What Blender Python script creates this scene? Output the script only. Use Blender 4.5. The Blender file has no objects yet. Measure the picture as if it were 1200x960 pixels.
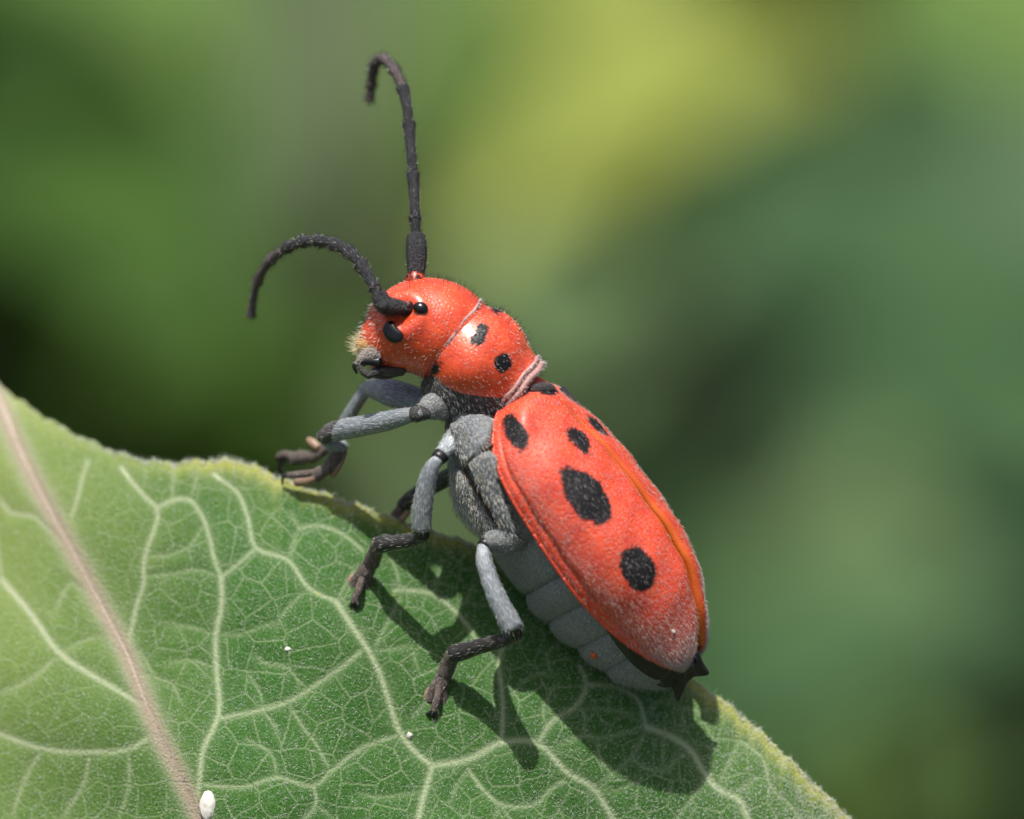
import bpy, bmesh, math, random
import numpy as np
from mathutils import Vector, Matrix
from mathutils.bvhtree import BVHTree

# ------------------------------------------------------------------ camera, sky, sun
K = 2.3e-5            # metres per unit of the modelling space (27.6 mm across the frame at the beetle)
D = 0.150             # lens to beetle, metres
PITCH = math.radians(22)
RIGHT = np.array([1.0, 0, 0])
UP = np.array([0, math.sin(PITCH), math.cos(PITCH)])
TOW = np.array([0, -math.cos(PITCH), math.sin(PITCH)])
sc = bpy.context.scene
col = sc.collection
cd = bpy.data.cameras.new('camera'); cam = bpy.data.objects.new('camera', cd); col.objects.link(cam)
cd.sensor_width = 36; cd.lens = 36 * D / (1200 * K)
cd.clip_start = 0.005; cd.clip_end = 500
cam.location = TOW * D
cam.rotation_euler = (math.pi / 2 - PITCH, 0, 0)
cd.dof.use_dof = True
cd.dof.focus_distance = D - 105 * K
APERTURE = 0.0056
cd.dof.aperture_fstop = cd.lens / 1000 / APERTURE
sc.camera = cam

SUN_CAM = np.array([-0.11, 0.88, 0.46])          # towards the sun, in right / up / towards-camera axes
sl = SUN_CAM[0] * RIGHT + SUN_CAM[1] * UP + SUN_CAM[2] * TOW
sl /= np.linalg.norm(sl)
wd = bpy.data.worlds.new('World'); sc.world = wd; wd.use_nodes = True
nt = wd.node_tree
sky = nt.nodes.new('ShaderNodeTexSky'); sky.sky_type = 'NISHITA'; sky.sun_disc = False; sky.dust_density = 5.0; sky.air_density = 0.8; sky.ozone_density = 0.6
sky.sun_elevation = math.asin(sl[2]); sky.sun_rotation = math.atan2(sl[0], sl[1])
nt.nodes['Background'].inputs['Strength'].default_value = 0.095
nt.links.new(sky.outputs[0], nt.nodes['Background'].inputs['Color'])
sd_ = bpy.data.lights.new('sun', 'SUN'); sd_.energy = 5.0; sd_.angle = math.radians(0.8); sd_.color = (1, 0.96, 0.9)
sun = bpy.data.objects.new('sun', sd_); col.objects.link(sun)
sun.rotation_euler = Vector(sl).to_track_quat('Z', 'Y').to_euler()
sun.location = Vector(sl) * 3
sc.view_settings.view_transform = 'Standard'; sc.view_settings.look = 'None'
sc.view_settings.exposure = 0.45; sc.view_settings.gamma = 1; sc.view_settings.use_curve_mapping = False
sc.render.engine = 'CYCLES'
sc.cycles.use_denoising = True
sc.cycles.max_bounces = 8
sc.cycles.sample_clamp_indirect = 4

rng = np.random.default_rng(7)
random.seed(7)

# ------------------------------------------------------------------ helpers
# Modelling space: x right, y up (minus the photograph's row), z towards the camera; one unit = K metres.
def W(P):
    P = np.asarray(P, float)
    return ((P[..., 0:1] - 600) * RIGHT + (P[..., 1:2] + 480) * UP + P[..., 2:3] * TOW) * K

def Q(px, py, z):
    """photograph pixel at height z above the reference plane -> modelling space"""
    s = 1 - z * K / D
    return np.array([600 + (px - 600) * s, -(480 + (py - 480) * s), z], float)

def nrm(v):
    v = np.asarray(v, float); return v / (np.linalg.norm(v, axis=-1, keepdims=True) + 1e-12)

def spline(P, n, even=True):
    """smooth curve through control rows (any number of columns), n samples even in the first 3 columns"""
    P = np.asarray(P, float)
    if len(P) == 2:
        t = np.linspace(0, 1, n)[:, None]; return P[0] * (1 - t) + P[1] * t
    nd = min(3, P.shape[1])
    d = np.linalg.norm(np.diff(P[:, :nd], axis=0), axis=1) ** 0.7 + 1e-9
    t = np.r_[0, np.cumsum(d)]
    m = np.zeros_like(P)
    dl = np.diff(P, axis=0) / d[:, None]
    m[1:-1] = (dl[:-1] * d[1:, None] + dl[1:] * d[:-1, None]) / (d[:-1] + d[1:])[:, None]
    m[0] = dl[0]; m[-1] = dl[-1]
    tt = np.linspace(0, t[-1], max(n * 4, 60))
    i = np.clip(np.searchsorted(t, tt, 'right') - 1, 0, len(d) - 1)
    h = d[i][:, None]; u = ((tt - t[i]) / d[i])[:, None]
    C = ((2*u**3 - 3*u**2 + 1) * P[i] + (u**3 - 2*u**2 + u) * h * m[i] + (-2*u**3 + 3*u**2) * P[i+1] + (u**3 - u**2) * h * m[i+1])
    L = np.r_[0, np.cumsum(np.linalg.norm(np.diff(C[:, :nd], axis=0), axis=1))]
    if not even:
        L = tt
    s = np.linspace(0, L[-1], n)
    return np.stack([np.interp(s, L, C[:, k]) for k in range(P.shape[1])], 1)

def grid_faces(r, c, wrap=False, off=0):
    i = np.arange(r - 1)[:, None]; j = np.arange(c if wrap else c - 1)[None, :]
    a = i * c + j; b = i * c + (j + 1) % c
    return (np.stack([a, b, b + c, a + c], -1).reshape(-1, 4) + off)

MATS = {}
class Thing: pass

def make(name, V, F, mat, parent=None, smooth=True, attrs=None, uv=None, fix=True, world=False, kind=None):
    """one mesh object; V in modelling space unless world"""
    V = np.asarray(V, float)
    X = V if world else W(V)
    if parent is not None:
        X = X - np.array(parent['_o'])
        org = (0, 0, 0)
    else:
        o = X.mean(0); o[2] = X[:, 2].min(); X = X - o; org = o
    me = bpy.data.meshes.new(name)
    if isinstance(F, np.ndarray):
        k = F.shape[1]; n = len(F)
        me.vertices.add(len(X)); me.vertices.foreach_set('co', X.astype(np.float32).ravel())
        me.loops.add(n * k); me.loops.foreach_set('vertex_index', F.astype(np.int32).ravel())
        me.polygons.add(n); me.polygons.foreach_set('loop_start', np.arange(0, n * k, k, dtype=np.int32))
        me.update(calc_edges=True); me.validate()
    else:
        me.from_pydata([tuple(x) for x in X], [], [tuple(int(q) for q in f) for f in F]); me.update()
    if fix:
        bm = bmesh.new(); bm.from_mesh(me); bmesh.ops.recalc_face_normals(bm, faces=bm.faces); bm.to_mesh(me); bm.free()
    if smooth:
        me.polygons.foreach_set('use_smooth', np.ones(len(me.polygons), bool))
    for an, av in (attrs or {}).items():
        a = me.attributes.new(an, 'FLOAT', 'POINT'); a.data.foreach_set('value', np.asarray(av, np.float32))
    if uv is not None:
        a = me.attributes.new('flat', 'FLOAT_VECTOR', 'POINT')
        a.data.foreach_set('vector', np.c_[uv, np.zeros(len(uv))].astype(np.float32).ravel())
    me.materials.append(mat)
    ob = bpy.data.objects.new(name, me); col.objects.link(ob)
    if parent is not None:
        ob.parent = parent; ob['_o'] = list(parent['_o'])
    else:
        ob.location = org; ob['_o'] = list(org)
    if kind: ob['kind'] = kind
    return ob

def empty(name, P, label, cat, group=None, world=False):
    o = bpy.data.objects.new(name, None); col.objects.link(o); o.empty_display_size = 0.001
    p = np.asarray(P, float) if world else W(np.asarray(P, float))
    o.location = p; o['_o'] = [float(q) for q in p]
    o['label'] = label; o['category'] = cat
    if group: o['group'] = group
    return o

def tag(o, label, cat, group=None):
    o['label'] = label; o['category'] = cat
    if group: o['group'] = group
    return o

def loft(rings, cap0=True, cap1=True):
    """rings: (n, m, 3) -> closed V, F"""
    R = np.asarray(rings, float); n, m, _ = R.shape
    V = R.reshape(-1, 3); F = [tuple(f) for f in grid_faces(n, m, True)]
    V = list(V)
    if cap0:
        V.append(R[0].mean(0)); c = len(V) - 1
        F += [(c, (j + 1) % m, j) for j in range(m)]
    if cap1:
        V.append(R[-1].mean(0)); c = len(V) - 1; o = (n - 1) * m
        F += [(c, o + j, o + (j + 1) % m) for j in range(m)]
    return np.array(V), F

def tube_rings(ctrl, n=24, m=16, ref=(0, 0, 1), cap=(0.7, 0.7), sq=1.0, bump=None):
    """ctrl rows: x, y, z, ra (across the view), rb (along the view)"""
    ctrl = np.asarray(ctrl, float)
    if ctrl.shape[1] == 4: ctrl = np.c_[ctrl, ctrl[:, 3]]
    C = spline(ctrl, n)
    P = C[:, :3]; T = nrm(np.gradient(P, axis=0))
    N = np.zeros_like(P); r = np.array(ref, float)
    for i in range(n):
        q = r - T[i] * (r @ T[i])
        if np.linalg.norm(q) < 1e-3: q = np.cross(T[i], [0.3, 1, 0.2])
        N[i] = q / np.linalg.norm(q); r = N[i]
    B = np.cross(T, N)
    th = np.linspace(0, 2 * np.pi, m, endpoint=False)
    ca = np.sign(np.cos(th)) * np.abs(np.cos(th)) ** sq; sa = np.sign(np.sin(th)) * np.abs(np.sin(th)) ** sq
    rings = P[:, None] + C[:, 3][:, None, None] * ca[None, :, None] * B[:, None] + C[:, 4][:, None, None] * sa[None, :, None] * N[:, None]
    def capr(i, sgn, k):
        out = []
        rad = min(C[i, 3], C[i, 4])
        for a in (0.25, 0.5, 0.72, 0.9, 0.985):
            f = math.sqrt(1 - a * a)
            c = P[i] + sgn * T[i] * rad * a * k
            out.append(c + (rings[i] - P[i]) * f)
        return out
    R = list(rings)
    if cap[0]: R = capr(0, -1, cap[0])[::-1] + R
    if cap[1]: R = R + capr(n - 1, 1, cap[1])
    return np.array(R)

def tube(ctrl, **kw):
    return loft(tube_rings(ctrl, **kw))

def px(rows):
    """rows (px, py, z, ...) in photograph pixels -> modelling space"""
    return np.array([list(Q(*r[:3])) + list(r[3:]) for r in rows], float)

def ellipsoid(c, ax, nu=14, nv=18):
    """c centre; ax: 3 semi-axis vectors (rows)"""
    ax = np.asarray(ax, float)
    u = np.linspace(0, np.pi, nu + 2)[1:-1]; v = np.linspace(0, 2 * np.pi, nv, endpoint=False)
    R = np.array([[np.asarray(c) + math.sin(a) * math.cos(b) * ax[0] + math.sin(a) * math.sin(b) * ax[1] + math.cos(a) * ax[2] for b in v] for a in u])
    V, F = loft(R, False, False)
    V = np.vstack([V, c + ax[2], c - ax[2]]); k = len(V); m = nv; o = (nu - 1) * m
    F += [(k - 2, (j + 1) % m, j) for j in range(m)] + [(k - 1, o + j, o + (j + 1) % m) for j in range(m)]
    return V, F

def bvh(V, F):
    return BVHTree.FromPolygons([tuple(v) for v in V], [tuple(int(i) for i in f) for f in F])

def hit(tree, pxx, pyy):
    """first surface point seen at a photograph pixel"""
    o = np.array([600, -480, D / K]); q = Q(pxx, pyy, 0); d = nrm(q - o)
    loc, n, i, t = tree.ray_cast(Vector(o), Vector(d))
    if loc is None: return None, None
    n = np.array(n); n = n if n @ d < 0 else -n
    return np.array(loc), n

def hair_mesh(P, N, Dn, L, R, bend=0.5):
    """P roots, N normals, Dn lean directions (unit), L lengths, R radii -> V, F (3-sided bent spikes)"""
    n = len(P); L = np.broadcast_to(L, n)[:, None]; R = np.broadcast_to(R, n)[:, None]
    mid = P + Dn * L * 0.5
    d2 = nrm(Dn + bend * nrm(rng.normal(size=(n, 3))) * 0.7 - 0.25 * bend * N)
    tip = mid + d2 * L * 0.5
    a = nrm(np.cross(Dn, rng.normal(size=(n, 3)))); b = np.cross(Dn, a)
    V = np.zeros((n, 7, 3))
    for k in range(3):
        c, s = math.cos(k * 2.0944), math.sin(k * 2.0944)
        o = (a * c + b * s) * R
        V[:, k] = P + o - Dn * L * 0.1; V[:, 3 + k] = mid + o * 0.75
    V[:, 6] = tip
    T = []
    for k in range(3):
        q = (k + 1) % 3
        T += [(k, q, 3 + q), (k, 3 + q, 3 + k), (3 + k, 3 + q, 6)]
    T = np.array(T)
    F = (np.arange(n)[:, None, None] * 7 + T[None]).reshape(-1, 3)
    return V.reshape(-1, 3), F

def sample(V, F, n, keep=None):
    """random points and smooth-ish normals on a mesh in modelling space"""
    V = np.asarray(V, float)
    T = []
    for f in F:
        f = [int(i) for i in f]
        T.append((f[0], f[1], f[2]))
        if len(f) == 4: T.append((f[0], f[2], f[3]))
    T = np.array(T)
    c = np.cross(V[T[:, 1]] - V[T[:, 0]], V[T[:, 2]] - V[T[:, 0]]); A = np.linalg.norm(c, axis=1)
    k = rng.choice(len(T), n, p=A / A.sum())
    u = rng.random((n, 2)); fl = u.sum(1) > 1; u[fl] = 1 - u[fl]
    P = V[T[k, 0]] + u[:, :1] * (V[T[k, 1]] - V[T[k, 0]]) + u[:, 1:] * (V[T[k, 2]] - V[T[k, 0]])
    N = nrm(c[k])
    return P, N

def outward(P, N, axis_pts):
    """flip normals away from the nearest axis point"""
    axis_pts = np.asarray(axis_pts, float)
    d = np.linalg.norm(P[:, None] - axis_pts[None], axis=2).argmin(1)
    s = np.sign(((P - axis_pts[d]) * N).sum(1)); s[s == 0] = 1
    return N * s[:, None]

# ------------------------------------------------------------------ materials
def mat(name, build):
    m = bpy.data.materials.new(name); m.use_nodes = True
    t = m.node_tree; p = t.nodes['Principled BSDF']
    build(t, p, t.nodes['Material Output']); return m

def N(t, typ, **kw):
    n = t.nodes.new(typ)
    for k, v in kw.items():
        if k in ('operation', 'blend_type', 'data_type', 'feature', 'distance', 'voronoi_dimensions', 'noise_dimensions', 'attribute_name', 'interpolation_type', 'clamp'):
            setattr(n, k, v)
        else:
            n.inputs[k].default_value = v
    return n

def coords(t, s=1.0):
    c = t.nodes.new('ShaderNodeTexCoord')
    m = N(t, 'ShaderNodeVectorMath', operation='SCALE'); m.inputs['Scale'].default_value = s / K
    t.links.new(c.outputs['Object'], m.inputs[0]); return m.outputs[0]

def noise(t, vec, scale, detail=3, rough=0.55):
    n = N(t, 'ShaderNodeTexNoise', Scale=scale, Detail=detail, Roughness=rough)
    t.links.new(vec, n.inputs['Vector']); return n.outputs['Fac']

def ramp(t, fac, stops):
    r = t.nodes.new('ShaderNodeValToRGB')
    e = r.color_ramp.elements
    while len(e) < len(stops): e.new(0.5)
    for q, (p, c) in zip(e, stops):
        q.position = p; q.color = (*c, 1) if len(c) == 3 else c
    if fac is not None: t.links.new(fac, r.inputs[0])
    return r.outputs['Color']

def mixc(t, fac, a, b, mode='MIX'):
    m = t.nodes.new('ShaderNodeMix'); m.data_type = 'RGBA'; m.blend_type = mode
    for i, x in ((0, fac), (6, a), (7, b)):
        if isinstance(x, (int, float)): m.inputs[i].default_value = x
        elif isinstance(x, tuple): m.inputs[i].default_value = (*x, 1)
        else: t.links.new(x, m.inputs[i])
    return m.outputs[2]

def math_(t, op, a, b=None, c=None, clamp=False):
    m = t.nodes.new('ShaderNodeMath'); m.operation = op; m.use_clamp = clamp
    for i, x in enumerate((a, b, c)):
        if x is None: continue
        if isinstance(x, (int, float)): m.inputs[i].default_value = x
        else: t.links.new(x, m.inputs[i])
    return m.outputs[0]

def sstep(t, x, a, b):
    m = N(t, 'ShaderNodeMapRange', interpolation_type='SMOOTHSTEP')
    m.inputs[1].default_value = a; m.inputs[2].default_value = b
    t.links.new(x, m.inputs[0]); return m.outputs[0]

def attr(t, name):
    a = t.nodes.new('ShaderNodeAttribute'); a.attribute_name = name; return a

def bump(t, p, height, dist, strength=1.0):
    b = t.nodes.new('ShaderNodeBump'); b.inputs['Strength'].default_value = strength
    b.inputs['Distance'].default_value = dist * K
    t.links.new(height, b.inputs['Height']); t.links.new(b.outputs[0], p.inputs['Normal'])

def chitin(name, c1, c2, powder=0.0, gloss=0.35, coat=0.0, pits=0.14, pitd=1.2, spots=True, powder_attr=None):
    def b(t, p, o):
        v = coords(t)
        n1 = sstep(t, noise(t, v, 0.045, 4, 0.65), 0.3, 0.7); n2 = noise(t, v, 0.35, 3, 0.6)
        c = mixc(t, n1, c1, c2)
        if powder or powder_attr:
            sp = sstep(t, noise(t, v, 0.42, 2, 0.7), 0.50, 0.72)
            f = math_(t, 'MULTIPLY', sp, powder)
            if powder_attr:
                f = math_(t, 'ADD', f, math_(t, 'MULTIPLY', attr(t, powder_attr).outputs['Fac'], math_(t, 'ADD', 0.25, math_(t, 'MULTIPLY', sp, 0.45))), clamp=True)
            c = mixc(t, f, c, (0.50, 0.36, 0.36))
        if spots:
            s = attr(t, 'spot').outputs['Fac']
            s = math_(t, 'ADD', s, math_(t, 'ADD', math_(t, 'MULTIPLY', math_(t, 'SUBTRACT', noise(t, v, 0.30, 3, 0.75), 0.5), 11.0), math_(t, 'MULTIPLY', math_(t, 'SUBTRACT', noise(t, v, 0.06, 2), 0.5), 12.0)))
            k = sstep(t, s, 2.0, -1.6)
            blk = mixc(t, sstep(t, noise(t, v, 0.5, 2, 0.7), 0.55, 0.75), (0.008, 0.008, 0.009), (0.045, 0.045, 0.05))
            c = mixc(t, k, c, blk)
            ck = math_(t, 'MULTIPLY', math_(t, 'SUBTRACT', 1.0, k), coat); t.links.new(ck, p.inputs['Coat Weight'])
            t.links.new(math_(t, 'SUBTRACT', 0.5, math_(t, 'MULTIPLY', k, 0.3)), p.inputs['Specular IOR Level'])
        t.links.new(c, p.inputs['Base Color'])
        r = math_(t, 'ADD', gloss, math_(t, 'MULTIPLY', n2, 0.2)); t.links.new(r, p.inputs['Roughness'])
        p.inputs['Coat Weight'].default_value = coat; p.inputs['Coat Roughness'].default_value = 0.25
        vo = N(t, 'ShaderNodeTexVoronoi', Scale=pits); t.links.new(v, vo.inputs['Vector'])
        h = math_(t, 'ADD', sstep(t, vo.outputs['Distance'], 0.0, 0.45), math_(t, 'MULTIPLY', n2, 0.6))
        bump(t, p, h, pitd)
    return mat(name, b)

M = {}
M['elytra'] = chitin('elytra_red', (0.50, 0.032, 0.008), (0.63, 0.062, 0.013), powder=0.26, gloss=0.40, coat=0.12, powder_attr='powder', pits=0.26, pitd=0.8)
M['head'] = chitin('head_orange', (0.46, 0.034, 0.007), (0.66, 0.072, 0.013), powder=0.08, gloss=0.30, coat=0.55, pits=0.20, pitd=0.5, powder_attr='powder')
M['orange_edge'] = chitin('orange_edge', (0.52, 0.075, 0.008), (0.60, 0.11, 0.012), gloss=0.3, coat=0.4, spots=False, pits=0.3, pitd=0.25)
M['rim'] = chitin('rim_red', (0.50, 0.035, 0.010), (0.58, 0.055, 0.014), powder=0.25, gloss=0.4, spots=False)
M['collar'] = chitin('collar_pinkish', (0.30, 0.12, 0.10), (0.40, 0.24, 0.22), gloss=0.45, powder=0.5, spots=False)

def grey(name, c1, c2, gloss=0.5, fib=0.9):
    def b(t, p, o):
        v = coords(t)
        n1 = noise(t, v, 0.045, 4); n2 = noise(t, v, fib * 0.55, 3, 0.65)
        c = mixc(t, n1, c1, c2)
        c = mixc(t, math_(t, 'MULTIPLY', sstep(t, n2, 0.48, 0.70), 0.75), c, tuple(min(1, q * 2.3) for q in c2))
        t.links.new(c, p.inputs['Base Color'])
        p.inputs['Roughness'].default_value = gloss
        p.inputs['Sheen Weight'].default_value = 0.12 if c2[0] > 0.1 else 0.0; p.inputs['Sheen Roughness'].default_value = 0.4
        bump(t, p, n2, 3.0)
    return mat(name, b)
M['grey'] = grey('grey_cuticle', (0.09, 0.098, 0.10), (0.19, 0.20, 0.20))
M['belly'] = grey('belly_grey', (0.14, 0.15, 0.156), (0.26, 0.275, 0.28), gloss=0.30)
M['leg'] = grey('grey_leg', (0.085, 0.094, 0.102), (0.185, 0.198, 0.21), gloss=0.26)
def streak(name, c1, c2, gloss):
    def b(t, p, o):
        v = attr(t, 'flat').outputs['Vector']
        mp = t.nodes.new('ShaderNodeVectorMath'); mp.operation = 'MULTIPLY'; mp.inputs[1].default_value = (0.16, 1.0, 1.0); t.links.new(v, mp.inputs[0])
        n1 = noise(t, v, 0.05, 3); n2 = noise(t, mp.outputs[0], 0.75, 3, 0.6)
        c = mixc(t, n1, c1, c2)
        c = mixc(t, math_(t, 'MULTIPLY', sstep(t, n2, 0.45, 0.72), 0.8), c, tuple(q * 2.2 for q in c2))
        t.links.new(c, p.inputs['Base Color']); p.inputs['Roughness'].default_value = gloss
        p.inputs['Metallic'].default_value = 0.25
        bump(t, p, n2, 1.6)
    return mat(name, b)
M['femur'] = streak('silver_grey_leg', (0.11, 0.124, 0.137), (0.23, 0.252, 0.27), 0.32)
M['shin'] = streak('black_brown_shin', (0.012, 0.011, 0.011), (0.035, 0.032, 0.031), 0.36)
M['dark'] = grey('dark_cuticle', (0.016, 0.015, 0.015), (0.045, 0.042, 0.042), gloss=0.4)
M['brown'] = grey('brown_tarsus', (0.04, 0.028, 0.024), (0.10, 0.075, 0.065), gloss=0.42)
M['antenna'] = grey('antenna_black', (0.005, 0.005, 0.007), (0.016, 0.016, 0.020), gloss=0.34)
M['antenna_tip'] = grey('antenna_brown', (0.045, 0.034, 0.034), (0.09, 0.07, 0.07), gloss=0.5)
def plain(name, c, rough=0.5, coat=0, trans=0, sss=0):
    def b(t, p, o):
        v = coords(t); n = noise(t, v, 0.2, 3)
        t.links.new(mixc(t, n, tuple(q * 0.75 for q in c), tuple(min(1, q * 1.25) for q in c)), p.inputs['Base Color'])
        p.inputs['Roughness'].default_value = rough; p.inputs['Coat Weight'].default_value = coat
        p.inputs['Coat Roughness'].default_value = 0.08
        if trans: p.inputs['Transmission Weight'].default_value = trans
    return mat(name, b)
M['seam'] = plain('seam_brown', (0.035, 0.010, 0.006), 0.5)
M['jaw'] = grey('jaw_silver', (0.14, 0.11, 0.10), (0.26, 0.22, 0.20), gloss=0.25)
M['eye'] = plain('eye_black', (0.004, 0.004, 0.004), 0.16, 0.0)
M['black'] = plain('joint_black', (0.008, 0.008, 0.009), 0.4)
M['pad'] = plain('pad_beige', (0.22, 0.145, 0.095), 0.5)
M['amber'] = plain('amber_mouth', (0.42, 0.22, 0.07), 0.35, 0.3)
M['wing'] = plain('wing_membrane_and_gap_shade', (0.014, 0.010, 0.010), 0.42, 0.05)  # also colours the sheet that stands in for gap shade
M['white'] = plain('white_grain', (0.60, 0.58, 0.52), 0.7)
M['mite'] = plain('mite_orange', (0.55, 0.09, 0.02), 0.4)
def hairmat(name, c, tr=0.35, rough=0.35):
    def b(t, p, o):
        p.inputs['Base Color'].default_value = (*c, 1); p.inputs['Roughness'].default_value = rough
        tl = t.nodes.new('ShaderNodeBsdfTranslucent'); tl.inputs[0].default_value = (*c, 1)
        mx = t.nodes.new('ShaderNodeMixShader'); mx.inputs[0].default_value = tr
        t.links.new(p.outputs[0], mx.inputs[1]); t.links.new(tl.outputs[0], mx.inputs[2]); t.links.new(mx.outputs[0], o.inputs[0])
    return mat(name, b)
M['hair_white'] = hairmat('hair_white', (0.80, 0.80, 0.78))
M['hair_pink'] = hairmat('hair_pinkish', (0.72, 0.62, 0.60))
M['hair_grey'] = hairmat('hair_grey', (0.46, 0.47, 0.46))
M['hair_gold'] = hairmat('hair_gold', (0.75, 0.66, 0.42))
M['hair_black'] = hairmat('hair_black', (0.02, 0.018, 0.016), 0.1)
M['hair_leaf'] = hairmat('hair_leaf', (0.72, 0.76, 0.68), 0.4, 0.3)

def leaf_main(t, p, o):
    v = attr(t, 'flat').outputs['Vector']
    w = N(t, 'ShaderNodeTexNoise', Scale=0.018, Detail=2); t.links.new(v, w.inputs['Vector'])
    wv = N(t, 'ShaderNodeVectorMath', operation='SCALE'); wv.inputs['Scale'].default_value = 12; t.links.new(w.outputs['Color'], wv.inputs[0])
    va = N(t, 'ShaderNodeVectorMath', operation='ADD'); t.links.new(v, va.inputs[0]); t.links.new(wv.outputs[0], va.inputs[1])
    def vor(scale, wdt):
        q = N(t, 'ShaderNodeTexVoronoi', feature='DISTANCE_TO_EDGE', voronoi_dimensions='2D', Scale=scale)
        t.links.new(va.outputs[0], q.inputs['Vector'])
        return sstep(t, q.outputs['Distance'], wdt, wdt * 0.15)
    nb = noise(t, v, 0.012, 3)
    t1 = math_(t, 'MULTIPLY', vor(1 / 34, 0.06), math_(t, 'SUBTRACT', 0.44, math_(t, 'MULTIPLY', attr(t, 'pale').outputs['Fac'], 0.4)))
    t2 = math_(t, 'MULTIPLY', vor(1 / 14, 0.08), 0.16)
    ve = attr(t, 'vein').outputs['Fac']
    vm = math_(t, 'MAXIMUM', math_(t, 'MAXIMUM', ve, math_(t, 'MULTIPLY', t1, math_(t, 'ADD', 0.3, nb))), t2)
    pale = attr(t, 'pale').outputs['Fac']; edge = attr(t, 'edge').outputs['Fac']
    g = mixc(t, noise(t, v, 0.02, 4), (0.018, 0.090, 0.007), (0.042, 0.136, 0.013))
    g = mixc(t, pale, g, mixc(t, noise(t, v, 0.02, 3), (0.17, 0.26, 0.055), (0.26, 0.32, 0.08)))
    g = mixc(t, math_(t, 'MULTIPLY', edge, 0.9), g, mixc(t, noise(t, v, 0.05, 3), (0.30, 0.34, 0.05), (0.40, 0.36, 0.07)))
    # waxy whitish down between the hairs
    sp = sstep(t, noise(t, v, 0.45, 2, 0.7), 0.47, 0.78)
    g = mixc(t, math_(t, 'MULTIPLY', sp, 0.26), g, (0.42, 0.50, 0.38))
    c = mixc(t, math_(t, 'MULTIPLY', vm, 0.85), g, mixc(t, pale, (0.37, 0.44, 0.26), (0.48, 0.50, 0.35)))
    # small blemishes
    bl = sstep(t, noise(t, v, 0.055, 2), 0.735, 0.78)
    c = mixc(t, math_(t, 'MULTIPLY', bl, 0.5), c, (0.34, 0.36, 0.06))
    c = mixc(t, math_(t, 'MULTIPLY', attr(t, 'rib').outputs['Fac'], 0.9), c, mixc(t, noise(t, v, 0.09, 4, 0.7), (0.27, 0.20, 0.15), (0.38, 0.31, 0.24)))
    t.links.new(c, p.inputs['Base Color'])
    p.inputs['Roughness'].default_value = 0.55; p.inputs['Specular IOR Level'].default_value = 0.18
    h = math_(t, 'ADD', math_(t, 'MULTIPLY', noise(t, v, 0.3, 3, 0.65), 1.2), math_(t, 'MULTIPLY', math_(t, 'ADD', t1, math_(t, 'MULTIPLY', t2, 0.5)), 0.5))
    bump(t, p, h, 1.8)
    tl = t.nodes.new('ShaderNodeBsdfTranslucent')
    t.links.new(mixc(t, 0.5, c, (0.20, 0.34, 0.02)), tl.inputs[0])
    mx = t.nodes.new('ShaderNodeMixShader'); mx.inputs[0].default_value = 0.22
    t.links.new(p.outputs[0], mx.inputs[1]); t.links.new(tl.outputs[0], mx.inputs[2]); t.links.new(mx.outputs[0], o.inputs[0])
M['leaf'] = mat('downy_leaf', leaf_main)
def veinmat(name, c1, c2):
    def b(t, p, o):
        v = coords(t)
        n = noise(t, v, 0.10, 4, 0.7); s = sstep(t, noise(t, v, 0.5, 2), 0.5, 0.75)
        c = mixc(t, n, c1, c2); c = mixc(t, math_(t, 'MULTIPLY', s, 0.3), c, (0.6, 0.6, 0.52))
        t.links.new(c, p.inputs['Base Color']); p.inputs['Roughness'].default_value = 0.5
        bump(t, p, n, 2.0)
    return mat(name, b)
M['midrib'] = veinmat('midrib_pink', (0.27, 0.20, 0.15), (0.38, 0.31, 0.24))
M['vein'] = veinmat('vein_pale', (0.32, 0.39, 0.21), (0.44, 0.50, 0.31))

def bgleaf(name, c1, c2, trans=0.35, tc=None, rough=0.5):
    def b(t, p, o):
        tcn = t.nodes.new('ShaderNodeTexCoord')
        n = noise(t, tcn.outputs['Object'], 60, 4)
        c = mixc(t, n, c1, c2)
        t.links.new(c, p.inputs['Base Color']); p.inputs['Roughness'].default_value = rough; p.inputs['Specular IOR Level'].default_value = 0.12
        tl = t.nodes.new('ShaderNodeBsdfTranslucent'); t.links.new(mixc(t, 0.6, c, tc or tuple(q * 2 for q in c2)), tl.inputs[0])
        mx = t.nodes.new('ShaderNodeMixShader'); mx.inputs[0].default_value = trans
        t.links.new(p.outputs[0], mx.inputs[1]); t.links.new(tl.outputs[0], mx.inputs[2]); t.links.new(mx.outputs[0], o.inputs[0])
    return mat(name, b)
M['bg_green'] = bgleaf('foliage_green', (0.045, 0.095, 0.012), (0.075, 0.14, 0.020))
M['bg_olive'] = bgleaf('foliage_olive', (0.092, 0.165, 0.036), (0.125, 0.20, 0.052))
M['bg_yellow'] = bgleaf('foliage_yellow_green', (0.22, 0.265, 0.055), (0.30, 0.335, 0.08), 0.4)
M['bg_grey'] = bgleaf('foliage_grey_green', (0.090, 0.145, 0.060), (0.125, 0.185, 0.080), 0.3)
M['bg_teal'] = bgleaf('foliage_blue_green', (0.050, 0.105, 0.043), (0.07, 0.135, 0.057), 0.3)
M['bg_dark'] = bgleaf('foliage_dark', (0.045, 0.10, 0.014), (0.08, 0.15, 0.026), 0.35)
M['bg_mid'] = bgleaf('foliage_mid', (0.038, 0.088, 0.034), (0.055, 0.110, 0.044), 0.3)
M['bg_deep'] = bgleaf('foliage_deep', (0.034, 0.080, 0.014), (0.052, 0.105, 0.020), 0.3)
M['bg_shade'] = bgleaf('foliage_dull', (0.060, 0.088, 0.040), (0.085, 0.115, 0.055), 0.3)
M['bg_stem'] = bgleaf('stem_dull', (0.09, 0.10, 0.055), (0.14, 0.14, 0.085), 0.0)
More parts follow.
